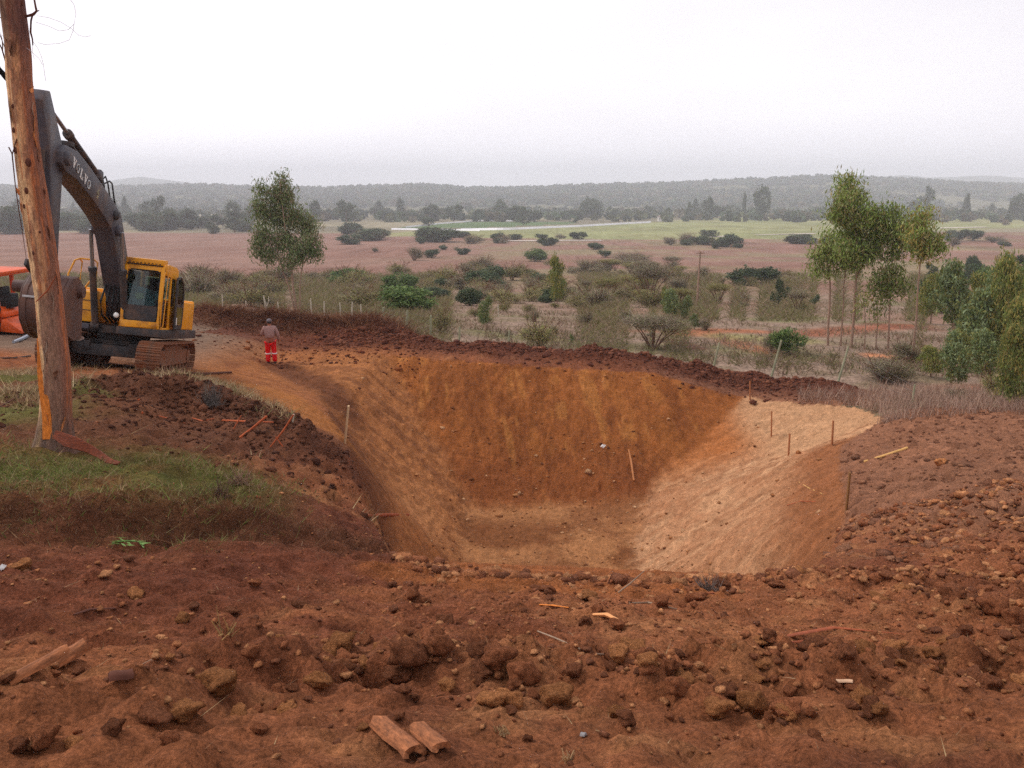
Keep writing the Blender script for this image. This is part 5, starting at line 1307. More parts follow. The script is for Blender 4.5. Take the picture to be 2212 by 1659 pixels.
euc(1790, 746, 38, [[(1789, 752), (1792, 660), (1792, 590), (1784, 535)]], [(1788, 520, 24, 20), (1776, 548, 20, 22), (1802, 552, 22, 22), (1768, 582, 16, 16), (1790, 588, 18, 12), (1757, 548, 7, 10)], 'eucalyptus with dark trunk and small crown left of the tallest one', EPR, 6, 1.0)
euc(1818, 748, 38, [[(1816, 752), (1822, 660), (1828, 577), (1832, 530)]], [(1830, 545, 18, 18), (1822, 572, 16, 14)], 'thin eucalyptus standing close beside the tallest trunk', EPR, 4, 1.0)
euc(1919, 761, 36, [[(1918, 766), (1922, 660), (1927, 560), (1929, 460)]], [(1928, 462, 16, 18), (1936, 490, 20, 24), (1918, 505, 15, 24), (1940, 525, 18, 22), (1925, 548, 22, 14), (1924, 588, 26, 18), (1902, 612, 22, 16), (1932, 618, 30, 18), (1912, 634, 26, 12)], 'eucalyptus with crown in two tiers right of the tallest one', EPR, 4.5, 1.0)
euc(1975, 773, 34, [[(1974, 778), (1980, 680), (1988, 565), (1996, 475)]], [(1998, 466, 20, 16), (1994, 494, 28, 22), (1978, 516, 22, 20), (2014, 524, 24, 20), (1996, 545, 30, 14), (2030, 540, 12, 12)], 'single eucalyptus with pale trunk and yellowish top beside the bluish trees', EPR + [S(150, 132, 70)], 5.5, 1.1)
for px, top, lab in ((1866, 640, 'thin bare sapling stem among the tall eucalyptus trunks'), (1892, 660, 'second thin bare sapling under the two-tier eucalyptus')):
    euc(px, 755, 37, [[(px, 758), (px + 4, 700), (px + 2, top)]], [(px + 4, top, 12, 14), (px - 4, top + 24, 10, 8)], lab, EPR + YOL, 3, .6, 'sapling')

# ------------------------------------------------------------------ fence posts and wires, pole, survey stakes
M_POST = material('weathered_post', S(150, 150, 122), rough=.9, spec=.1, var=.25, scale=9, stretch=(1, 1, .2))
M_POSTW = material('pale_post', S(188, 176, 158), rough=.9, spec=.1, var=.25, scale=9, stretch=(1, 1, .2))
M_WIRE = material('fence_wire', S(96, 92, 90), rough=.5, metal=.5)
def fence(label, posts, m, w):
    root = None; tops = []
    for (x1, y1, x0, y0, d) in posts:
        if d == 0:
            a = hit(x0, y0, 34); d = a.y
        a = P(x0, y0, d); a.z = min(a.z, float(gz(a.x, a.y)) + .05) - .15
        b = P(x1, y1, d)
        if root is None:
            root = thing('wire_fence', label, 'fence', a)
        r = w * d / FPX * .5
        v = (b - a)
        MB().tube([a - root.location, a + v * .5 - root.location + Vector((rng.normal(0, .01), 0, 0)), b - root.location], [r, r * .95, r * .8], 7).build('post', m, root)
        tops.append((a, b))
    for (a, b), (c, e) in zip(tops[:-1], tops[1:]):
        for u in (.55, .78, .95):
            p, q = a.lerp(b, u), c.lerp(e, u)
            MB().tube([p - root.location, p.lerp(q, .5) - root.location - Vector((0, 0, .04)), q - root.location], .004, 4).build('wire', M_WIRE, root)
fence('wire fence of thin greenish posts, some leaning, running behind the dark berm', [(828, 664, 827, 700, 45), (880, 671, 877, 738, 38.5), (931, 681, 929, 735, 38), (993, 706, 991, 738, 38), (1100, 714, 1099, 742, 37.5), (1554, 740, 1541, 784, 36), (1688, 735, 1665, 802, 33.4), (1833, 748, 1806, 834, 31.6), (1976, 831, 1967, 892, 26.5)], M_POST, 5.2)
fence('old fence of short pale posts in front of the grey scrub behind the brush heap', [(480, 637, 481, 666, 47), (531, 650, 531, 674, 47), (600, 652, 601, 674, 47), (671, 645, 673, 675, 46), (700, 651, 700, 674, 46.5), (734, 654, 735, 674, 46.5), (761, 652, 759, 684, 46), (779, 658, 779, 674, 46.5)], M_POSTW, 3.2)
for x1, y1, x0, y0, lab in [(1076, 658, 1077, 684, 'short pale post beside the bluish sapling'), (1361, 669, 1362, 687, 'small pale post left of the forked leafless thorn'), (1174, 618, 1175, 646, 'grey post at the foot of the narrow yellowish tree'), (1706, 632, 1707, 650, 'short white post in the meadow behind the rounded dark bush')]:
    a = hit(x0, y0, 36); b = P(x1, y1, a.y); r = 1.5 * a.y / FPX
    o = MB().tube([Vector((0, 0, -.1)), b - a], [r, r * .8], 7).build('post', M_POSTW, None, label=lab, category='post', group='lone posts in the scrub'); o.location = a
a = hit(575, 676, 45); k = a.y / FPX
o = MB().tube([Vector((0, 0, -.2)), P(573, 655, a.y) - a, P(569, 638, a.y) - a], [3 * k, 2.2 * k, 1.2 * k], 7).tube([P(575, 664, a.y) - a, P(581, 650, a.y) - a, P(580, 640, a.y) - a], [2 * k, 1.4 * k, .8 * k], 6).build('forked_stump', M_POSTW, None, label='pale forked dead trunk standing behind the brush heap', category='dead trunk'); o.location = a
a = hit(1506, 656, 50); k = a.y / FPX
PO = thing('utility_pole', 'tall slender wooden pole leaning slightly in the middle of the scrub', 'pole', a)
MB().tube([Vector((0, 0, -.4)), P(1509, 600, a.y) - a, P(1513, 543, a.y) - a], [2.4 * k, 2.0 * k, 1.6 * k], 8).build('shaft', M_STEM, PO)
MB().box(tuple(P(1513, 547, a.y) - a), (.9, .1, .1)).build('crossarm', M_STEM, PO)
def stake(x1, y1, x0, y0, w, m, lab, dmin=1.6, d=None, lean=0.0):
    a = hit(x0, y0, dmin) if d is None else P(x0, y0, d)
    b = P(x1, y1, a.y); b.y += lean
    k = (a.y * math.cos(PITCH) - a.z * math.sin(PITCH)) / FPX * w * .5
    v = b - a
    rot = v.to_track_quat('Z', 'Y').to_matrix()
    L_ = v.length
    o = MB().prism([(-k, -.12), (k, -.12), (k * .95, L_), (-k * .9, L_ * .985)], -k * .55, k * .55).build('survey_stake', m, None, bevel=k * .15, label=lab, category='stake', group='survey stakes round the pit')
    o.matrix_world = Matrix.Translation(a) @ rot.to_4x4()
    return o
stake(753, 876, 745, 958, 7, material('pale_stake_wood', S(196, 164, 126), rough=.85, var=.2, scale=9, stretch=(1, 1, .2)), 'pale square survey stake on the pit edge beside the brushwood mound', 12)
M_STK = material('stake_wood', S(162, 104, 66), rough=.85, var=.25, scale=9, stretch=(1, 1, .2))
stake(1836, 1020, 1828, 1104, 7, material('olive_stake_wood', S(132, 92, 52), rough=.85, var=.25, scale=9, stretch=(1, 1, .2)), 'thick brown survey stake nearest the camera at the corner of the pale slope', 9)
stake(1800, 908, 1797, 962, 5.5, M_STK, 'survey stake on the crest of the pale slope, beside the plank', 15)
stake(1706, 936, 1703, 985, 5, M_STK, 'survey stake halfway down the pale slope below the crest stake', 15)
stake(1667, 888, 1666, 943, 4, M_STK, 'thin survey stake on the pale slope close to the back wall', 15)
stake(1620, 823, 1620, 864, 4, M_STK, 'survey stake where the dark berm meets the pale slope', 22)
stake(634, 895, 632, 912, 6, M_POSTW, 'short pale peg behind the red sticks on the mound', 10)

# ------------------------------------------------------------------ sticks, bark, litter
def lying(pts, w, m, name, lab, cat, lift=.5, dmin=1.6, group=None, n=7, flat=1.0, air=()):
    q = []
    ds = [hit(x, y, dmin) for x, y in pts]
    d0 = ds[0].y
    for i, ((x, y), p) in enumerate(zip(pts, ds)):
        if i in air: p = P(x, y, q[-1].y if q else d0) 
        k = p.y / FPX
        q.append(p + (Vector((0, 0, w[i] * k * lift)) if i not in air else Vector((0, 0, 0))))
    r = [w[i] * q[i].y / FPX * .5 for i in range(len(q))]
    c = q[0].copy()
    o = MB().tube([p - c for p in q], r, n, flat=flat).build(name, m, None, label=lab, category=cat, group=group)
    o.location = c
    return o
M_RSTK = material('fresh_red_branch', S(176, 88, 50), rough=.8, var=.3, scale=10)
lying([(520, 950), (545, 925), (576, 899)], (9, 6, 5), M_RSTK, 'broken_branch', 'thick red-brown broken branch leaning on the mound', 'branch', dmin=8, air=(1, 2))
lying([(584, 968), (612, 930), (634, 896)], (3, 4, 4), M_RSTK, 'broken_branch', 'long thin red branch crossing another beside the short peg', 'branch', dmin=8, air=(1, 2))
lying([(611, 966), (603, 954), (595, 943)], (3, 3, 2), M_RSTK, 'broken_branch', 'short red branch piece crossing the long thin one', 'branch', dmin=8, air=(1, 2))
lying([(480, 910), (530, 913), (592, 916)], (4, 5, 3), M_RSTK, 'broken_branch', 'red branch lying flat along the mound top', 'branch', dmin=8)
lying([(505, 928), (513, 912), (521, 898)], (3, 3, 2), M_RSTK, 'broken_branch', 'small red twig standing on the mound', 'twig', dmin=8, air=(1, 2))
lying([(335, 898), (365, 906), (400, 916)], (2, 3, 2), M_RSTK, 'broken_branch', 'thin red root lying in the mound soil', 'root', dmin=8)
lying([(416, 905), (438, 911), (462, 906)], (2, 3, 2), M_RSTK, 'broken_branch', 'curved orange twig on top of the mound', 'twig', dmin=8)
lying([(300, 865), (306, 880), (308, 895)], (6, 6, 5), M_RSTK, 'wood_stub', 'stubby red-brown wood piece sticking out of the mound', 'wood', dmin=8, air=(1,))
lying([(788, 1117), (835, 1119), (882, 1115)], (5, 8, 6), M_REDBARK, 'log', 'dark reddish log lying across the top of the left pit wall', 'log', dmin=8)
lying([(1866, 1001), (1912, 987), (1960, 971)], (6, 6, 6), M_TAN, 'plank', 'pale tan plank lying on the rough soil beside the stakes', 'plank', dmin=9)
lying([(1726, 1043), (1748, 1056), (1778, 1070)], (2, 2.4, 1.5), M_TAN, 'straw_twig', 'pale thin twig on the brown part of the pit slope', 'twig', dmin=9)
lying([(1700, 1092), (1730, 1084), (1762, 1084)], (1.4, 2, 1.5), M_RSTK, 'straw_twig', 'arched reddish root on the pit slope above the thick stake', 'root', dmin=9)
lying([(1336, 1282), (1362, 1260), (1392, 1233)], (4, 4, 2), M_GREYST, 'stick', 'grey-brown stick pointing up over the near pit edge', 'stick', dmin=5, air=(1, 2))
lying([(1314, 1262), (1318, 1250), (1322, 1240)], (3, 2.5, 1.5), M_DKST, 'stick', 'short dark twig upright on the near pit edge', 'twig', dmin=5, air=(1, 2))
lying([(1360, 1305), (1400, 1304), (1430, 1309), (1462, 1317)], (4, 4, 3.5, 2), M_GREYST, 'stick', 'pale grey stick lying just in front of the pit edge', 'stick', dmin=3)
lying([(1161, 1368), (1200, 1380), (1250, 1405), (1290, 1415), (1325, 1417)], (3, 4, 4, 3.5, 2), M_GREYST, 'stick', 'thin curved grey stick lying over the foreground clods', 'stick', dmin=3)
lying([(1662, 1384), (1730, 1374), (1800, 1363), (1870, 1366), (1955, 1372)], (5, 12, 12, 8, 3), M_REDBARK, 'bark_strip', 'long purplish bark strip lying over the foreground clods', 'bark', dmin=3, flat=.35)
lying([(1665, 1390), (1720, 1392), (1780, 1378)], (4, 9, 5), M_REDBARK, 'bark_strip', 'shorter bark strip split off below the long purplish one', 'bark', dmin=3, flat=.35)
lying([(1480, 1290), (1540, 1283), (1590, 1276)], (3, 4, 2), M_REDBARK, 'bark_strip', 'thin dark red bark strip near the grey brush tuft', 'bark', dmin=3, flat=.4)
lying([(160, 1330), (195, 1322), (250, 1320)], (5, 8, 5), M_DKST, 'bark_strip', 'dark bark strip in the blade marks below the grass bank', 'bark', dmin=3, flat=.5)
lying([(300, 1440), (340, 1432), (330, 1450)], (2, 3, 2), M_GREYST, 'stick', 'small grey twig on the soil near the wood chunks', 'twig', dmin=3)
lying([(1165, 1310), (1195, 1312), (1228, 1317)], (5, 8, 5), M_WOOD, 'wood_splinter', 'bright orange wood splinter among the clods', 'splinter', dmin=3, flat=.5)
lying([(1282, 1334), (1310, 1338), (1340, 1346)], (12, 18, 10), material('pale_root_wood', S(214, 150, 96), rough=.8, var=.25, scale=12), 'wood_splinter', 'pale split root chunk among the clods', 'wood', dmin=3, flat=.6)
lying([(1358, 975), (1363, 1000), (1369, 1044)], (3, 5, 4), material('pale_root', S(176, 116, 72), rough=.9, var=.2), 'tree_root', 'pale root running down the back corner of the pit', 'root', dmin=14)
lying([(0, 880), (40, 858), (72, 842)], (3, 3, 2), M_DKST, 'stick', 'dark thin branch lying in the grass left of the trunk', 'branch', dmin=8)
lying([(30, 742), (48, 736), (64, 728)], (7, 8, 8), material('galvanised_pipe', S(148, 156, 168), rough=.4, spec=.5, var=.15, metal=.3), 'pipe', 'grey metal pipe lying on bare ground left of the trunk', 'pipe', dmin=14)
lying([(-20, 776), (30, 775), (66, 771)], (3, 3, 3), M_BLK, 'hose', 'black hose lying across the ground left of the trunk', 'hose', dmin=14)
lying([(400, 806), (440, 812), (500, 806)], (4, 7, 4), M_DKST, 'log', 'dark half buried log at the foot of the excavator track', 'log', dmin=14)
def chunk(px, py, w, h, rot, m, name, lab, cat, dmin=1.6, slope=-.27):
    """split wood or bark piece: curled half shell"""
    a = hit(px, py, dmin); k = a.y / FPX
    L_, W_ = w * k, h * k
    pts = []
    for i in range(7):
        t = math.pi * (i / 6)
        pts.append((math.cos(t) * W_ * .5, math.sin(t) * W_ * .46))
    for i in range(7):
        t = math.pi * (1 - i / 6)
        pts.append((math.cos(t) * W_ * .30, math.sin(t) * W_ * .16 - .002))
    mb = MB(); n = len(pts)
    V, F = [], []
    for j in range(6):
        y = (j / 5 - .5) * L_
        for (q, z) in pts: V.append((q * (1 + rng.normal(0, .03)), y + (rng.normal(0, .03) * L_ if j in (0, 5) else 0), z + math.sin(j * 1.3) * W_ * .04))
    for j in range(5):
        for i in range(n): F.append((j * n + i, j * n + (i + 1) % n, (j + 1) * n + (i + 1) % n, (j + 1) * n + i))
    for j in (0, 5):
        for i in range(6): F.append((j * n + i, j * n + i + 1, j * n + 12 - i, j * n + 13 - i))
    o = mb.add(V, F).build(name, m, None, label=lab, category=cat)
    sl = slope
    o.matrix_world = Matrix.Translation(a + Vector((0, 0, W_ * .30))) @ Matrix.Rotation(math.atan(sl), 4, 'X') @ Matrix.Rotation(R_(rot), 4, 'Z')
M_CHK = material('weathered_bark_wood', S(146, 90, 56), grain=20, rough=.85, var=.35, scale=14, stretch=(3, .8, 3), bump=.006, bscale=30)
chunk(858, 1612, 225, 56, 30, M_CHK, 'bark_piece', 'curled orange-brown bark piece at the bottom of the photo', 'bark')
chunk(930, 1612, 150, 50, 28, M_CHK, 'bark_piece', 'second, dirtier bark piece beside the curled one at the bottom', 'bark')
chunk(82, 1450, 135, 34, -34, M_CHK, 'wood_piece', 'long split wood piece, left one of the pair by the grass side', 'wood', slope=.16)
chunk(136, 1440, 120, 44, -34, M_CHK, 'wood_piece', 'wider split wood piece, right one of the pair by the grass side', 'wood', slope=.16)
chunk(1822, 1482, 38, 13, 84, material('bleached_wood', S(206, 168, 136), rough=.85, var=.3), 'wood_chip', 'small bleached white wood chip among the foreground clods', 'wood chip')
chunk(262, 1478, 50, 40, -60, M_DKST, 'bark_piece', 'flat grey-brown bark flake on the soil right of the wood pair', 'bark')
chunk(366, 1596, 36, 20, -80, M_CHK, 'bark_piece', 'small oval bark flake low in the photo', 'bark')
chunk(1260, 1594, 12, 16, 60, material('grey_dry_leaf', S(132, 128, 128), rough=.6), 'dry_leaf', 'small grey dry leaf on the soil at the bottom of the photo', 'leaf')
# white scrap in the pit, green sprig, grey brush tufts
a = hit(1301, 967, 14)
V = [(-.06, 0, 0), (.0, .02, .07), (.05, 0, .01), (.10, .01, .05), (.02, -.03, -.03), (-.02, -.04, .03)]
o = MB().add(V, [(0, 1, 5), (1, 2, 5), (2, 3, 4), (0, 5, 4), (5, 2, 4), (1, 3, 2)]).build('plastic_scrap', M_WHT, None, smooth=False, label='tiny white plastic scrap on the back wall of the pit', category='litter'); o.location = a + Vector((0, -.05, .03)); o.scale = (1.3, 1.3, 1.3)
a = hit(4, 1230, 3)
o = MB().add([(p[0] * .8, p[1], p[2]) for p in V], [(0, 1, 5), (1, 2, 5), (2, 3, 4), (0, 5, 4), (5, 2, 4), (1, 3, 2)]).build('plastic_scrap', M_WHT, None, smooth=False, label='white scrap on the soil at the edge of the photo', category='litter'); o.location = a; o.scale = (.45, .45, .45)
M_GLEAF = material('green_eucalyptus_leaf', S(104, 142, 62), rough=.5, spec=.4, var=.2, transl=.2)
a = hit(300, 1186, 4); k = a.y / FPX
SP = thing('leafy_sprig', 'fresh green eucalyptus sprig lying on the soil below the grass bank', 'sprig', a)
MB().tube([Vector((-60 * k, 0, .03)), Vector((-25 * k, .0, .05)), Vector((0, .02, .03)), Vector((20 * k, -.06, .01))], .006, 5).build('twig', M_GLEAF, SP)
for i in range(16):
    b0 = Vector((rng.uniform(-50, 16) * k, rng.normal(0, .03), .04)); an = rng.uniform(-.7, .7) + (0 if i % 2 else math.pi); L_ = rng.uniform(20, 34) * k
    dv = Vector((math.cos(an), math.sin(an) * 1.2, rng.uniform(-.15, .25))); sd = Vector((-dv.y, dv.x, .2)).normalized() * 4.2 * k
    MB().add([b0, b0 + dv * L_ * .4 + sd * .6, b0 + dv * L_, b0 + dv * L_ * .4 - sd * .6], [(0, 1, 2, 3)]).build('leaf', M_GLEAF, SP, smooth=False)
def tuft(px, py, w, h, n, col, lab, dmin=3, nm='dry_twig_tuft'):
    a = hit(px, py, dmin); k = a.y / FPX
    segs = []
    for i in range(n):
        p0 = np.array([rng.normal(0, w * k * .18), rng.normal(0, w * k * .15), 0]); an = rng.uniform(0, 6.28)
        segs.append((p0, p0 + np.array([math.cos(an) * w * k * .4, math.sin(an) * w * k * .3, abs(rng.normal(.55, .3)) * h * k]), rng.uniform(.003, .006), np.array(col) * rng.uniform(.8, 1.2)))
    o = link(nm, sticks(segs, nm, .4), M_TWIG, None, label=lab, category='twigs'); o.location = a
tuft(1530, 1278, 64, 34, 90, S(150, 132, 122), 'grey tuft of dead twigs at the near pit edge')
tuft(458, 878, 52, 52, 160, S(142, 132, 126), 'grey dead weed bush on top of the mound', 9)
tuft(445, 870, 14, 70, 8, S(176, 160, 136), 'few pale upright stalks beside the grey dead weed', 9)
tuft(476, 1075, 40, 40, 50, S(140, 112, 98), 'dry twig tuft at the top of the cut bank', 6)
tuft(520, 1045, 60, 46, 70, S(168, 140, 118), 'straw-coloured dry tuft on the cut bank near the pit', 6)
tuft(1085, 1590, 30, 40, 12, S(190, 160, 120), 'few straw stalks at the bottom beside the bark pieces', 2)
tuft(1225, 1650, 30, 44, 14, S(200, 168, 128), 'upright straw stalks at the very bottom of the photo', 1.6)
tuft(490, 1375, 50, 60, 12, S(196, 160, 110), 'pale straw stalks in the blade marks', 3)

# ------------------------------------------------------------------ soil clods
def clodmesh(name, sub, seed, amp=.34):
    b = bmesh.new(); bmesh.ops.create_icosphere(b, subdivisions=sub, radius=.5)
    r9 = np.random.default_rng(int(seed * 13 + sub))
    cuts = [(Vector(unit(r9.normal(0, 1, (1, 3)))[0]), r9.uniform(.30, .43)) for _ in range(10)]
    for v in b.verts:
        for q, d in cuts:
            e = v.co.dot(q) - d
            if e > 0: v.co -= q * e
        n = v.co.normalized()
        f = 1 + amp * (mnoise.noise(n * 1.3 + Vector((seed * 7.1, 0, 0)))) * 1.2 + amp * .5 * mnoise.noise(n * 2.9 + Vector((0, seed * 3.3, 0))) + amp * .5 * mnoise.noise(n * 6.5 + Vector((0, 0, seed)))
        v.co = v.co * f; v.co.z *= .78
    me = bpy.data.meshes.new(name); b.to_mesh(me); b.free()
    for f in me.polygons: f.use_smooth = True
    return me
M_CLOD = [material('clod_soil_%s' % n, c, rough=1.0, spec=.08, var=.34, scale=22, bump=.05, bscale=26, objvar=.22, grain=9) for n, c in (('ochre', S(190, 126, 80)), ('red', S(168, 104, 70)), ('brown', S(144, 90, 62)))]
CL = [[clodmesh('clod', 3, s + 1, .36) for s in range(9)] for _ in M_CLOD]
for k, row in enumerate(CL):
    for me in row: me.materials.append(M_CLOD[k])
def clod(loc, sx, sy, sz, rot, k, lab, group=None, sink=.16):
    o = link('soil_clod', CL[k][rng.integers(0, 9)], None, None, label=lab, category='clod', group=group)
    o.location = (loc[0], loc[1], loc[2] + sz * (.39 - sink)); o.scale = (sx, sy, sz); o.rotation_euler = rot
    return o
def clodpx(px, py, w, h, k, lab, group=None):
    a = hit(px, py + h * .25, 1.6); q = a.y / FPX * 1.06
    clod(a, w * q, (w + h) * .5 * q, h * q * 1.25, (rng.uniform(-.2, .2), rng.uniform(-.2, .2), rng.uniform(-.3, .3)), k, lab, group)
for a in [(470, 1470, 110, 76, 0, 'largest flat ochre clod of the ridge, left of the dark hollow'), (402, 1536, 84, 58, 0, 'angular ochre clod below the largest flat one'), (330, 1545, 90, 50, 2, 'dark brown clod between the ochre one and the corner'), (735, 1400, 80, 62, 0, 'crumbly ochre lump above the dark hollow'),
          (690, 1470, 60, 44, 0, 'ochre clod at the left lip of the dark hollow'), (880, 1410, 96, 74, 2, 'broad dark lump above the dark hollow'), (950, 1395, 60, 54, 1, 'brown lump next to the broad dark one'), (1075, 1420, 80, 76, 1, 'tall brown lump in the middle of the ridge'), (1130, 1448, 84, 60, 1, 'round brown lump beside the tall one in mid ridge'),
          (965, 1480, 46, 42, 0, 'ochre clod right of the dark hollow'), (1100, 1510, 62, 46, 0, 'twin ochre clod low on the ridge'), (1205, 1505, 84, 64, 0, 'big ochre clod at the ridge foot under the curved stick'), (1240, 1450, 40, 36, 2, 'dark clod right of the round brown lump'),
          (1622, 1522, 62, 66, 0, 'upright smooth ochre clod, tallest of the clods by the bleached chip'), (1550, 1528, 72, 54, 0, 'wide ochre clod left of the upright smooth one'), (1697, 1540, 58, 46, 0, 'flat-topped ochre clod right of the upright smooth one'), (1752, 1538, 26, 30, 1, 'small round clod right of the flat-topped one'), (1860, 1505, 50, 60, 0, 'pointed ochre clod just below the bleached chip'), (1900, 1535, 40, 32, 0, 'pale ochre clod right of the pointed one'),
          (1930, 1397, 56, 40, 0, 'pale angular clod under the long bark strip'), (2010, 1410, 44, 36, 0, 'pale clod right of the angular one under the bark strip'), (2130, 1475, 70, 46, 2, 'big brown clod near the photo edge'), (2140, 1310, 70, 60, 1, 'big rounded clod high on the rubble near the photo edge'), (2060, 1280, 80, 40, 2, 'long dark clod ledge on the rubble'), (2190, 1330, 60, 50, 1, 'rounded clod cut by the photo edge'),
          (1400, 1430, 52, 42, 0, 'ochre clod at the end of the curved stick'), (1465, 1480, 70, 50, 1, 'red clod in the crowd right of the big ochre one'), (1330, 1540, 50, 36, 0, 'clod at the ridge foot near the grey leaf'), (100, 1590, 60, 60, 1, 'rough clod in the lower corner'), (160, 1605, 50, 44, 0, 'ochre clod beside the rough corner one'), (40, 1610, 50, 50, 2, 'dark clod in the extreme lower corner'), (245, 1575, 60, 40, 2, 'low dark clod along the corner ridge'),
          (366, 1590, 46, 40, 1, 'round clod just above the oval bark flake'), (560, 1575, 40, 30, 1, 'lone small clod on the smooth soil at the bottom'), (1330, 1350, 40, 34, 1, 'brown clod beside the pale root chunk'), (1290, 1318, 34, 36, 1, 'clod behind the pale root chunk'), (1430, 1300, 36, 30, 1, 'round clod by the pale grey stick'), (2030, 1000, 26, 22, 0, 'pale clod on the rough soil beside the plank')]:
    clodpx(*a, 'loose soil clods')
cand = []
n = 70000
x = rng.uniform(-7, 9.5, n); y = rng.uniform(1.5, 13, n)
px, pyy = proj(x, y, gz(x, y))
drr = segdist(x, y, RID)
dens = np.exp(-(drr / .34) ** 2) * (.35 + .65 * sst(-1.4, .3, x)) + .42 * sst(2.2, 3.4, x) * sst(3.0, 3.6, y) * sst(9, 6.5, y) * (.35 + fbm(x * 1.5, y * 1.5, 3, 301)) + .06 * (y < 8) + .35 * sst(4.6, 5.6, x) * (y > 7)
dens *= ~inpoly(x, y, CREST)
dens *= np.where((pyy > 1570), .25, 1)
dens *= np.where((x < -1.2) & (y > 5.9), 0, 1)
keep = rng.random(n) < dens * .8
x, y, px, pyy = x[keep], y[keep], px[keep], pyy[keep]
s = np.exp(rng.normal(math.log(.036), .55, len(x))) * np.where(y > 5.5, 1.35, 1.0)
s = np.clip(s, .014, .16)
ppx = s / y * FPX
vis = (px > -20) & (px < 2230) & (pyy < 1680)
order = np.argsort(-(ppx * vis))
CLR = []
big = order[:262]; rest = order[262:]
for i in big:
    k = int(rng.integers(0, 3)); z = float(gz(x[i], y[i]))
    lab, gr = ('reddish brown clod loose in the foreground clod ridge', 'loose soil clods') if y[i] < 5.2 else ('reddish brown clod loose in the rubble beyond the ridge', 'loose soil clods beyond the ridge')
    CLR.append((clod((x[i], y[i], z), s[i] * rng.uniform(.8, 1.3), s[i] * rng.uniform(.8, 1.2), s[i] * rng.uniform(.7, 1.0), (rng.uniform(-.4, .4), rng.uniform(-.4, .4), rng.uniform(0, 6.3)), k, lab, gr), px[i], pyy[i], k, s[i]))
def heap(name, x, y, s, sub, pal, sink=.25, lab=None):
    """many small clods as one object"""
    base_ = []
    for q in range(5):
        me = clodmesh('tmp', sub, q + 11, .4)
        v = np.empty(len(me.vertices) * 3); me.vertices.foreach_get('co', v)
        f = np.empty(len(me.polygons) * 3, np.int32); me.polygons.foreach_get('vertices', f)
        base_.append((v.reshape(-1, 3), f.reshape(-1, 3))); bpy.data.meshes.remove(me)
    z = gz(x, y); VV, FF, CC_ = [], [], []; off = 0
    pal = np.array(pal)
    for q in range(5):
        m = np.arange(len(x)) % 5 == q
        k = m.sum()
        if not k: continue
        v, f = base_[q]; nv = len(v)
        a = rng.uniform(0, 6.283, k); sc = s[m][:, None] * rng.uniform(.75, 1.25, (k, 3)) * [1, 1, .85]
        w = v[None] * sc[:, None, :]
        ca, sa = np.cos(a)[:, None], np.sin(a)[:, None]
        w = np.stack([w[..., 0] * ca - w[..., 1] * sa, w[..., 0] * sa + w[..., 1] * ca, w[..., 2]], -1)
        w = w + np.stack([x[m], y[m], z[m] + s[m] * (.33 - sink)], 1)[:, None]
        VV.append(w.reshape(-1, 3)); FF.append((f[None] + (np.arange(k) * nv)[:, None, None]).reshape(-1, 3) + off); off += k * nv
        CC_.append(np.repeat(pal[rng.integers(0, len(pal), k)] * rng.uniform(.8, 1.2, (k, 1)), nv, 0))
    link(name, mesh_np(name, np.concatenate(VV), np.concatenate(FF), np.concatenate(CC_), True), MAT_SOIL, kind='stuff', label=lab, category='soil')
PALS = [S(172, 112, 74), S(152, 94, 63), S(130, 82, 58), S(190, 132, 90)]
heap('small_clods', x[rest], y[rest], s[rest], 2, PALS, .12, 'small loose soil clods in front of the pit')
n = 38000
x = rng.uniform(-6, 8, n); y = 1.6 + 8.5 * rng.random(n) ** 1.3
dens = (.25 + .75 * sst(.4, .7, fbm(x * 1.2, y * 1.2, 3, 311))) * (.45 + .55 * sst(-2, 1, x)) * ~inpoly(x, y, CREST)
keep = rng.random(n) < dens
heap('soil_crumbs', x[keep], y[keep], np.exp(rng.normal(math.log(.016), .45, keep.sum())), 1, PALS, .2, 'soil crumbs strewn over the foreground')
n = 700
tb = rng.random(n) * 5; LX = xy(LIP); i0 = np.minimum(tb.astype(int), 4); fr = tb - i0; bp_ = np.array(LX)
xy_ = bp_[i0] * (1 - fr)[:, None] + bp_[i0 + 1] * fr[:, None] + np.stack([rng.normal(0, .1, n), rng.normal(-.12, .16, n)], 1)
heap('edge_clods', xy_[:, 0], xy_[:, 1], np.clip(np.exp(rng.normal(math.log(.05), .55, n)), .02, .2), 2, PALS, .28, 'loose clods along the near edge of the pit')
# berm of dark clods, rough soil right of the pit, stones in the pit
n = 9000
tb = rng.uniform(0, len(BERM) - 1, n); i0 = np.minimum(tb.astype(int), len(BERM) - 2); fr = tb - i0; bp_ = np.array(BERM)
xy_ = bp_[i0] * (1 - fr)[:, None] + bp_[i0 + 1] * fr[:, None] + rng.normal(0, .8, (n, 2))
heap('berm_clods', xy_[:, 0], xy_[:, 1], np.clip(np.exp(rng.normal(math.log(.065), .65, n)), .02, .40), 1, [S(106, 64, 48), S(90, 52, 40), S(124, 78, 58)], .3, 'dark brown clods heaped along the far rim')
n = 4200
x = rng.uniform(4, 15, n); y = rng.uniform(8.5, 24.5, n); keep = ~inpoly(x, y, CREST) & (x > 4 + (y - 9) * .12)
heap('rough_soil', x[keep], y[keep], np.clip(np.exp(rng.normal(math.log(.075), .55, keep.sum())), .03, .3), 1, [S(140, 96, 72), S(118, 78, 58), S(158, 110, 82)], .34, 'rough lumpy soil beside the pale slope')
n = 5200
x = rng.uniform(-5.5, 11, n); y = rng.uniform(11, 31, n); keep = inpoly(x, y, CREST) & (rng.random(n) < (.12 + .6 * ((y < 28) & (x > -2.2) & (x < 4.6))))
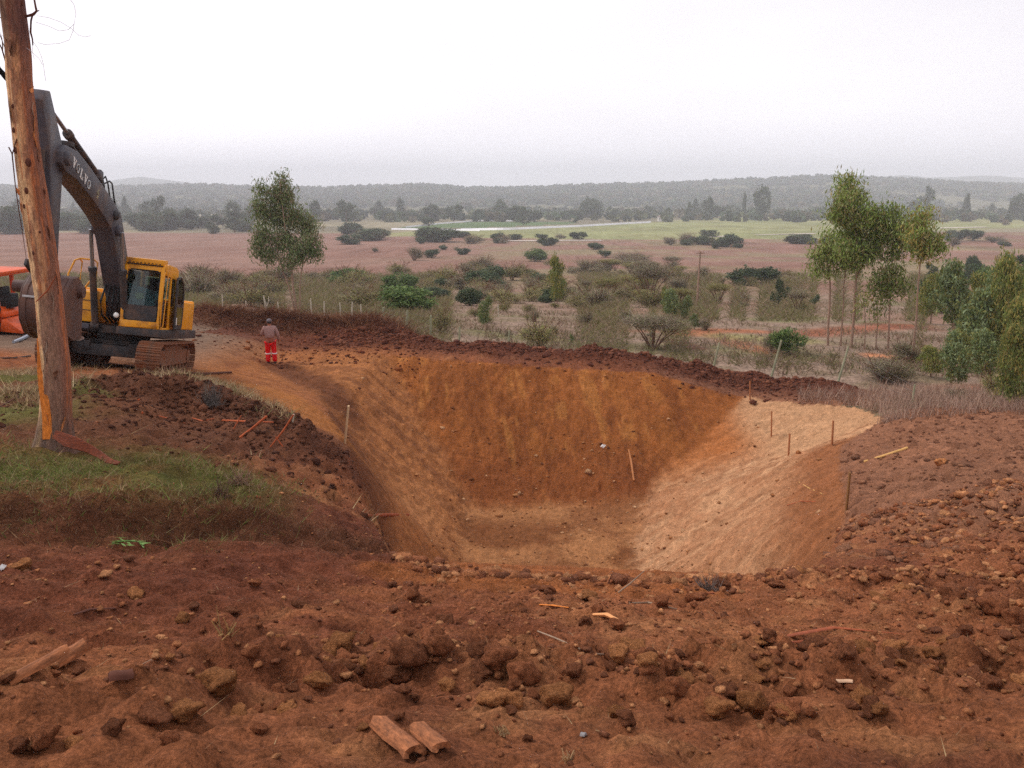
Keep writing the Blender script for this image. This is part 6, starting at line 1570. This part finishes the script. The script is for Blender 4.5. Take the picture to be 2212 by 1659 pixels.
heap('pit_stones', x[keep], y[keep], np.clip(np.exp(rng.normal(math.log(.055), .6, keep.sum())), .02, .28), 1, [S(150, 96, 58), S(176, 122, 80), S(124, 78, 50), S(196, 150, 110)], .3, 'stones and lumps lying in the pit')
n = 9000
tb = rng.uniform(0, len(MND) - 1, n); i0 = np.minimum(tb.astype(int), len(MND) - 2); fr = tb - i0; bp_ = np.array(MND)
xy_ = bp_[i0] * (1 - fr)[:, None] + bp_[i0 + 1] * fr[:, None] + rng.normal(0, 1.5, (n, 2))
heap('mound_clods', xy_[:, 0], xy_[:, 1], np.clip(np.exp(rng.normal(math.log(.034), .65, n)), .012, .2), 1, [S(96, 60, 44), S(116, 74, 54), S(84, 52, 40)], .3, 'dark lumpy soil of the mound')
n = 2600
x = rng.uniform(-15, -3.4, n); y = rng.uniform(30, 36.5, n); keep = rng.random(n) < sst(-16, -4, x)
heap('apron_lumps', x[keep], y[keep], np.clip(np.exp(rng.normal(math.log(.06), .6, keep.sum())), .02, .3), 1, [S(108, 58, 40), S(134, 78, 46), S(92, 50, 36)], .3, 'lumpy soil behind the person')

# ------------------------------------------------------------------ grass, straw, roots, brushwood
def blades(name, x, y, h, w, pal, lean=.5, lab=None, cat='grass', m=None, dz=0):
    n = len(x); z = gz(x, y) + dz
    a = rng.uniform(0, 6.283, n); b = np.stack([x, y, z - .01], 1)
    sd = np.stack([np.cos(a), np.sin(a), np.zeros(n)], 1) * w[:, None] * .5
    tip = b + np.stack([rng.normal(0, lean, n), rng.normal(0, lean, n), np.ones(n)], 1) * h[:, None]
    V = np.stack([b - sd, b + sd, tip], 1).reshape(-1, 3)
    col = np.repeat(np.array(pal)[rng.integers(0, len(pal), n)] * rng.uniform(.8, 1.2, (n, 1)), 3, 0)
    link(name, mesh_np(name, V, np.arange(n * 3).reshape(-1, 3), col), m or M_LEAF, kind='stuff', label=lab, category=cat)
STRAW = [S(186, 160, 118), S(164, 136, 100), S(146, 116, 88), S(200, 176, 138)]
GRASS = [S(112, 130, 58), S(94, 112, 50), S(132, 140, 76), S(144, 134, 90), S(120, 102, 72)]
n = 52000
x = rng.uniform(-6.5, -.6, n); y = rng.uniform(6.4, 10.0, n)
g_ = np.exp(-(segdist(x, y, GR) / 1.0) ** 2) * (.25 + fbm(x * 1.6, y * 1.6, 3, 321) * 1.1) * sst(-1.9, -3.1, x) * sst(.36, .6, fbm(x * .9, y * 1.5, 3, 322))
k = rng.random(n) < g_
blades('grass_strip', x[k], y[k], rng.uniform(.03, .10, k.sum()), rng.uniform(.006, .012, k.sum()), GRASS + STRAW[1:3], .75, 'green and straw grass on the strip above the cut bank')
n = 52000
x = rng.uniform(-12, -1, n); y = rng.uniform(9.5, 21, n); k = (rng.random(n) < sst(.40, .62, fbm(x * .8, y * .8, 3, 331))) & ~inpoly(x, y, CREST) & (segdist(x, y, xy(LCR)) > 1.0)
blades('dry_grass', x[k], y[k], rng.uniform(.05, .22, k.sum()), rng.uniform(.008, .02, k.sum()), STRAW + [S(112, 84, 64), S(120, 116, 70)], .9, 'dry grass and roots on the disturbed ground by the mound')
n = 9000
tb = rng.uniform(0, len(HEAP) - 1, n); i0 = np.minimum(tb.astype(int), len(HEAP) - 2); fr = tb - i0; bp_ = np.array(HEAP)
xy_ = bp_[i0] * (1 - fr)[:, None] + bp_[i0 + 1] * fr[:, None] + rng.normal(0, .95, (n, 2))
blades('brushwood', xy_[:, 0], xy_[:, 1], rng.uniform(.1, .5, n), rng.uniform(.02, .05, n), [S(112, 70, 52), S(96, 58, 44), S(80, 48, 38), S(150, 108, 80)], 1.6, 'brushwood and roots of the heap behind the person', 'brushwood', M_TWIG)
n = 30000
x = rng.uniform(8, 24, n); y = rng.uniform(22.5, 31, n)
k = (rng.random(n) < sst(.9, 1.9, segdist(x, y, [(4.5, 9), (9, 22), (11.6, 24.6), (13, 22.0)]) * 0 + np.where(y > 24.2, 2, .3)) * (.3 + fbm(x * .9, y * .9, 3, 341))) & ~inpoly(x, y, CREST) & (segdist(x, y, BERM) > 1.4) & (x > 8.6 + (y - 22) * .25)
blades('dry_grass', x[k], y[k], rng.uniform(.2, .65, k.sum()), rng.uniform(.012, .03, k.sum()), [S(176, 146, 130), S(158, 128, 112), S(190, 162, 140), S(140, 110, 92)], .4, 'pale dry grass along the crest beside the pale slope')
n = 70000
y = 35.5 * (95 / 35.5) ** rng.random(n); x = rng.uniform(-.75, .72, n) * y
k = (rng.random(n) < sst(.38, .68, fbm(x / 3.2, y / 3.2, 4, 351, .6))) & (segdist(x, y, BERM) > 1.9) & (segdist(x, y, HEAP) > 1.6) & ~((x < -5) & (y < 38))
blades('meadow_grass', x[k], y[k], rng.uniform(.12, .42, k.sum()), rng.uniform(.03, .075, k.sum()), [S(146, 120, 104), S(128, 106, 88), S(160, 134, 112), S(116, 96, 76), S(112, 108, 68)], .7, 'dry grass of the meadow behind the berm')
n = 9000
x = rng.uniform(-6, 7, n); y = 1.7 + 7 * rng.random(n); k = (rng.random(n) < .35 * (.3 + fbm(x * 2, y * 2, 3, 361))) & ~inpoly(x, y, CREST)
blades('straw_bits', x[k], y[k], rng.uniform(.012, .035, k.sum()), rng.uniform(.003, .006, k.sum()), STRAW + [S(120, 76, 52)] * 3, 2.6, 'straw bits scattered over the soil', 'straw')
n = 9000
x = rng.uniform(-6.5, -.3, n); y = rng.uniform(6.0, 8.3, n); bl = xy([(p_, -500, 1130, 6.3), (p_, 0, 1130, 6.6), (p_, 300, 1128, 7.0), (p_, 560, 1135, 7.4), (p_, 780, 1165, 7.9)])
k = rng.random(n) < np.exp(-(segdist(x, y, bl) / .34) ** 2)
blades('bank_roots', x[k], y[k], rng.uniform(.04, .2, k.sum()), rng.uniform(.004, .010, k.sum()), [S(96, 62, 46), S(128, 92, 66), S(74, 46, 36)], 1.4, 'roots and dead stalks hanging in the cut bank', 'roots', M_TWIG)

n = 130000
y = 37 * (170 / 37) ** rng.random(n); x = rng.uniform(-.72, .72, n) * y
px, pyy = proj(x, y, gz(x, y))
k = (fbm(x / (y * .035), y / (y * .09), 4, 371, .6) > .47) & (segdist(x, y, BERM) > 3) & (segdist(x, y, HEAP) > 2) & ~((x < -5) & (y < 41)) & ~((px > 1490) & (px < 1980) & (pyy > 695) & (pyy < 765))
blades('undergrowth', x[k], y[k], rng.uniform(.2, .7, k.sum()) * np.clip(y[k] / 70, .5, 1.8), rng.uniform(.05, .12, k.sum()) * np.clip(y[k] / 55, .7, 2.6), [S(124, 108, 84), S(112, 106, 66), S(138, 118, 96), S(98, 92, 62), S(120, 118, 76)], 1.3, 'low grey and olive undergrowth between the scrub bushes', 'undergrowth', M_TWIG)

# ------------------------------------------------------------------ far wall, tracks and houses
M_WHITE = material('white_wall', S(232, 230, 232), rough=.9, var=.06, scale=.05)
M_ROAD = material('pale_gravel', S(206, 192, 180), rough=1, var=.1, scale=.2)
def wall(pts, h, w, lab):
    q = []
    for (a, b), (c, e) in zip(pts[:-1], pts[1:]):
        for u in np.linspace(0, 1, 9)[:-1]: q.append(hit(a + (c - a) * u, b + (e - b) * u, 250))
    q.append(hit(*pts[-1], 250))
    V, F = [], []
    for p in q:
        for dx, z in ((-w * 2.2, -1.2), (-w * .2, h), (w * .5, h), (w / 2, -1.2)): V.append((p.x - q[0].x, p.y + dx - q[0].y, p.z + z - q[0].z))
    for i in range(len(q) - 1):
        for k in range(4): F.append((i * 4 + k, i * 4 + (k + 1) % 4, i * 4 + 4 + (k + 1) % 4, i * 4 + 4 + k))
    F += [(3, 2, 1, 0), tuple(len(V) - 4 + k for k in range(4))]
    o = MB().add(V, F).build('white_wall', M_WHITE, None, smooth=False, label=lab, category='wall'); o.location = q[0]
wall([(996, 498), (1100, 496.5), (1250, 490), (1406, 481)], 1.5, 1.1, 'long bright white wall along the edge of the pale green field')
wall([(846, 496), (930, 497), (1036, 499)], 1.1, 1.0, 'white line at the lower edge of the dark green plot')
wall([(877, 492), (950, 484), (1029, 478), (1110, 478)], 1.2, 1.0, 'white line at the upper edge of the dark green plot')
def road(pts, w):
    V = []
    for x, y in pts:
        p = hit(x, y, 150); V += [(p.x, p.y - w / 2, float(gz(p.x, p.y - w / 2)) + .25), (p.x, p.y + w / 2, float(gz(p.x, p.y + w / 2)) + .25)]
    link('dirt_road', mesh_np('dirt_road', np.array(V), np.array([(2 * i, 2 * i + 2, 2 * i + 3, 2 * i + 1) for i in range(len(pts) - 1)])), M_ROAD, kind='structure')
road([(1090, 521), (1160, 520.5), (1230, 520), (1300, 520)], 9); road([(1470, 515), (1520, 513), (1585, 510)], 9); road([(2025, 493), (2075, 492), (2130, 491)], 12); road([(1630, 508), (1760, 505)], 6)
M_HW = material('house_wall', S(226, 220, 214), rough=.9, var=.06); M_HR = material('house_roof', S(168, 150, 144), rough=.8, var=.15)
def house(px, py, w, h, lab, dmin=300):
    a = hit(px, py, dmin); k = a.y / FPX; W_, H_ = w * k, h * k
    t = thing('house', lab, 'house', a - Vector((0, 0, .3)))
    MB().box((0, 0, H_ * .36), (W_, W_ * .7, H_ * .72)).build('wall', M_HW, t)
    MB().prism([(-W_ * .56, H_ * .70), (W_ * .56, H_ * .70), (W_ * .5, H_ * .76), (0, H_), (-W_ * .5, H_ * .76)], -W_ * .42, W_ * .42).build('roof', M_HR if w > 6 else M_HW, t)
    MB().box((W_ * .2, -W_ * .352, H_ * .25), (W_ * .16, .04, H_ * .45)).build('door', M_DARK, t)
    MB().box((-W_ * .2, -W_ * .352, H_ * .42), (W_ * .18, .04, H_ * .2)).build('window', M_DARK, t)
house(1427, 478, 12, 14, 'small white hut at the end of the white wall')
house(1572, 471, 14, 9, 'low white building on the far edge of the pale green field')
house(1377, 455, 14, 7, 'pale house among the trees of the far wood', 700); house(1409, 459, 10, 6, 'small pale house right of the pale one in the far wood', 700); house(1520, 462, 14, 6, 'pale house beside the slim poplar', 700)
house(296, 458, 10, 6, 'pale house seen past the excavator boom', 600); house(330, 457, 12, 5, 'second pale house seen past the excavator boom', 600); house(127, 466, 12, 6, 'pale house seen between stick and boom of the excavator', 500); house(512, 494, 12, 7, 'pale house near the tall bushy eucalyptus', 350)

# ------------------------------------------------------------------ words that single out each repeat: look, then the landmark beside it
ORD = ['nearest', 'second nearest', 'third nearest', 'fourth nearest', 'fifth nearest', 'sixth nearest', 'seventh nearest', 'eighth nearest', 'ninth nearest', 'tenth nearest', 'eleventh nearest', 'twelfth nearest']
def relabel(items, marks, forms):
    seen = {}
    for o, px, py, look in items:
        best = min(marks, key=lambda m: math.hypot((m[0] - px), (m[1] - py) * 2.2))
        dx, dy = px - best[0], py - best[1]
        rel = ('right of' if dx > 0 else 'left of') if abs(dx) > abs(dy) * 1.6 else ('beyond' if dy < 0 else 'in front of')
        seen.setdefault('%s %s the %s' % (look, rel, best[2]), []).append((-py, o))
    for lab, L_ in seen.items():
        L_.sort(key=lambda t: t[0])
        for k, (q, o) in enumerate(L_):
            full = lab if len(L_) == 1 else (lab + ', ' + ORD[k] if k < len(ORD) else lab + ', farther ones')
            o['label'] = full if len(full.split()) <= 16 else lab
LOOK = {'thorn': 'grey-brown leafless', 'othorn': 'olive-grey twiggy', 'dark': 'dark green', 'dhedge': 'long dark', 'bumb': 'grey umbrella-shaped', 'umb': 'olive umbrella-shaped', 'tree': 'green leafy', 'poplar': 'slim oval', 'cone': 'pointed', 'yol': 'olive drooping', 'blue': 'bluish green', 'green': 'bright green', 'hedge': 'brown'}
MARKS = [(868, 660, 'broad bright green dome bush'), (640, 660, 'lone tall bushy eucalyptus'), (1204, 650, 'narrow yellowish tree'), (1156, 555, 'lone round green bush'), (1366, 562, 'purplish brown hedge'), (1508, 620, 'leaning pole'), (1414, 735, 'forked leafless umbrella thorn'), (1165, 730, 'big olive thorn bush'),
         (1700, 745, 'rounded dark and green bush'), (1840, 720, 'tallest eucalyptus trunk'), (1975, 740, 'single eucalyptus with pale trunk'), (2056, 715, 'tall bluish eucalyptus'), (2165, 780, 'rusty olive eucalyptus'), (575, 660, 'pale forked dead trunk'), (420, 660, 'excavator counterweight'), (760, 610, 'mid green rounded bush'), (1313, 640, 'olive umbrella acacia'),
         (1551, 645, 'olive acacia by the pole'), (1050, 695, 'slender bluish sapling'), (1427, 476, 'small white hut'), (1572, 470, 'low white building'), (1644, 470, 'massive poplar clump'), (927, 486, 'dark tree at the dark green plot'), (757, 520, 'dark round bush below the far wood'), (1532, 472, 'slim far poplar'), (2107, 470, 'round dark tree of the far field'),
         (300, 458, 'house past the boom'), (512, 490, 'house near the lone eucalyptus'), (127, 464, 'house between stick and boom'), (682, 478, 'hazy tree with pointed top'), (1290, 520, 'pale road below the field'), (1550, 512, 'pale road bend'), (2080, 492, 'pale far road'), (2096, 585, 'round tree alone in the far meadow')]
relabel([(o, px, py, ('small' if s < .75 else 'large' if s > 1.15 else 'medium') + ' ' + LOOK[k] + ' ' + c) for o, px, py, k, s, c in REL], MARKS, None)
CMARK = [(1800, 1368, 'long purplish bark strip'), (1822, 1482, 'bleached wood chip'), (1250, 1400, 'curved grey stick'), (790, 1480, 'dark hollow'), (1622, 1522, 'upright smooth clod'), (1205, 1505, 'big ochre clod at the ridge foot'), (470, 1470, 'largest flat clod'), (1310, 1338, 'pale root chunk'), (1195, 1312, 'orange splinter'), (1530, 1278, 'grey twig tuft'),
         (1360, 1260, 'stick over the pit edge'), (130, 1440, 'split wood pair'), (858, 1614, 'curled bark piece'), (1828, 1100, 'thick brown stake'), (1912, 987, 'tan plank'), (300, 1186, 'green sprig'), (2140, 1310, 'big rounded clod near the photo edge'), (2130, 1475, 'big brown clod near the photo edge'), (1930, 1397, 'pale angular clod'), (1260, 1594, 'grey dry leaf'),
         (100, 1590, 'rough corner clod'), (490, 1375, 'straw stalks'), (1075, 1420, 'tall lump of the ridge'), (1465, 1480, 'red clod of the ridge'), (2060, 1280, 'long dark clod ledge')]
relabel([(o, px, py, ('small ' if s < .07 else 'large ' if s > .11 else '') + ('ochre', 'red-brown', 'dark brown')[k] + ' clod') for o, px, py, k, s in CLR], CMARK, None)
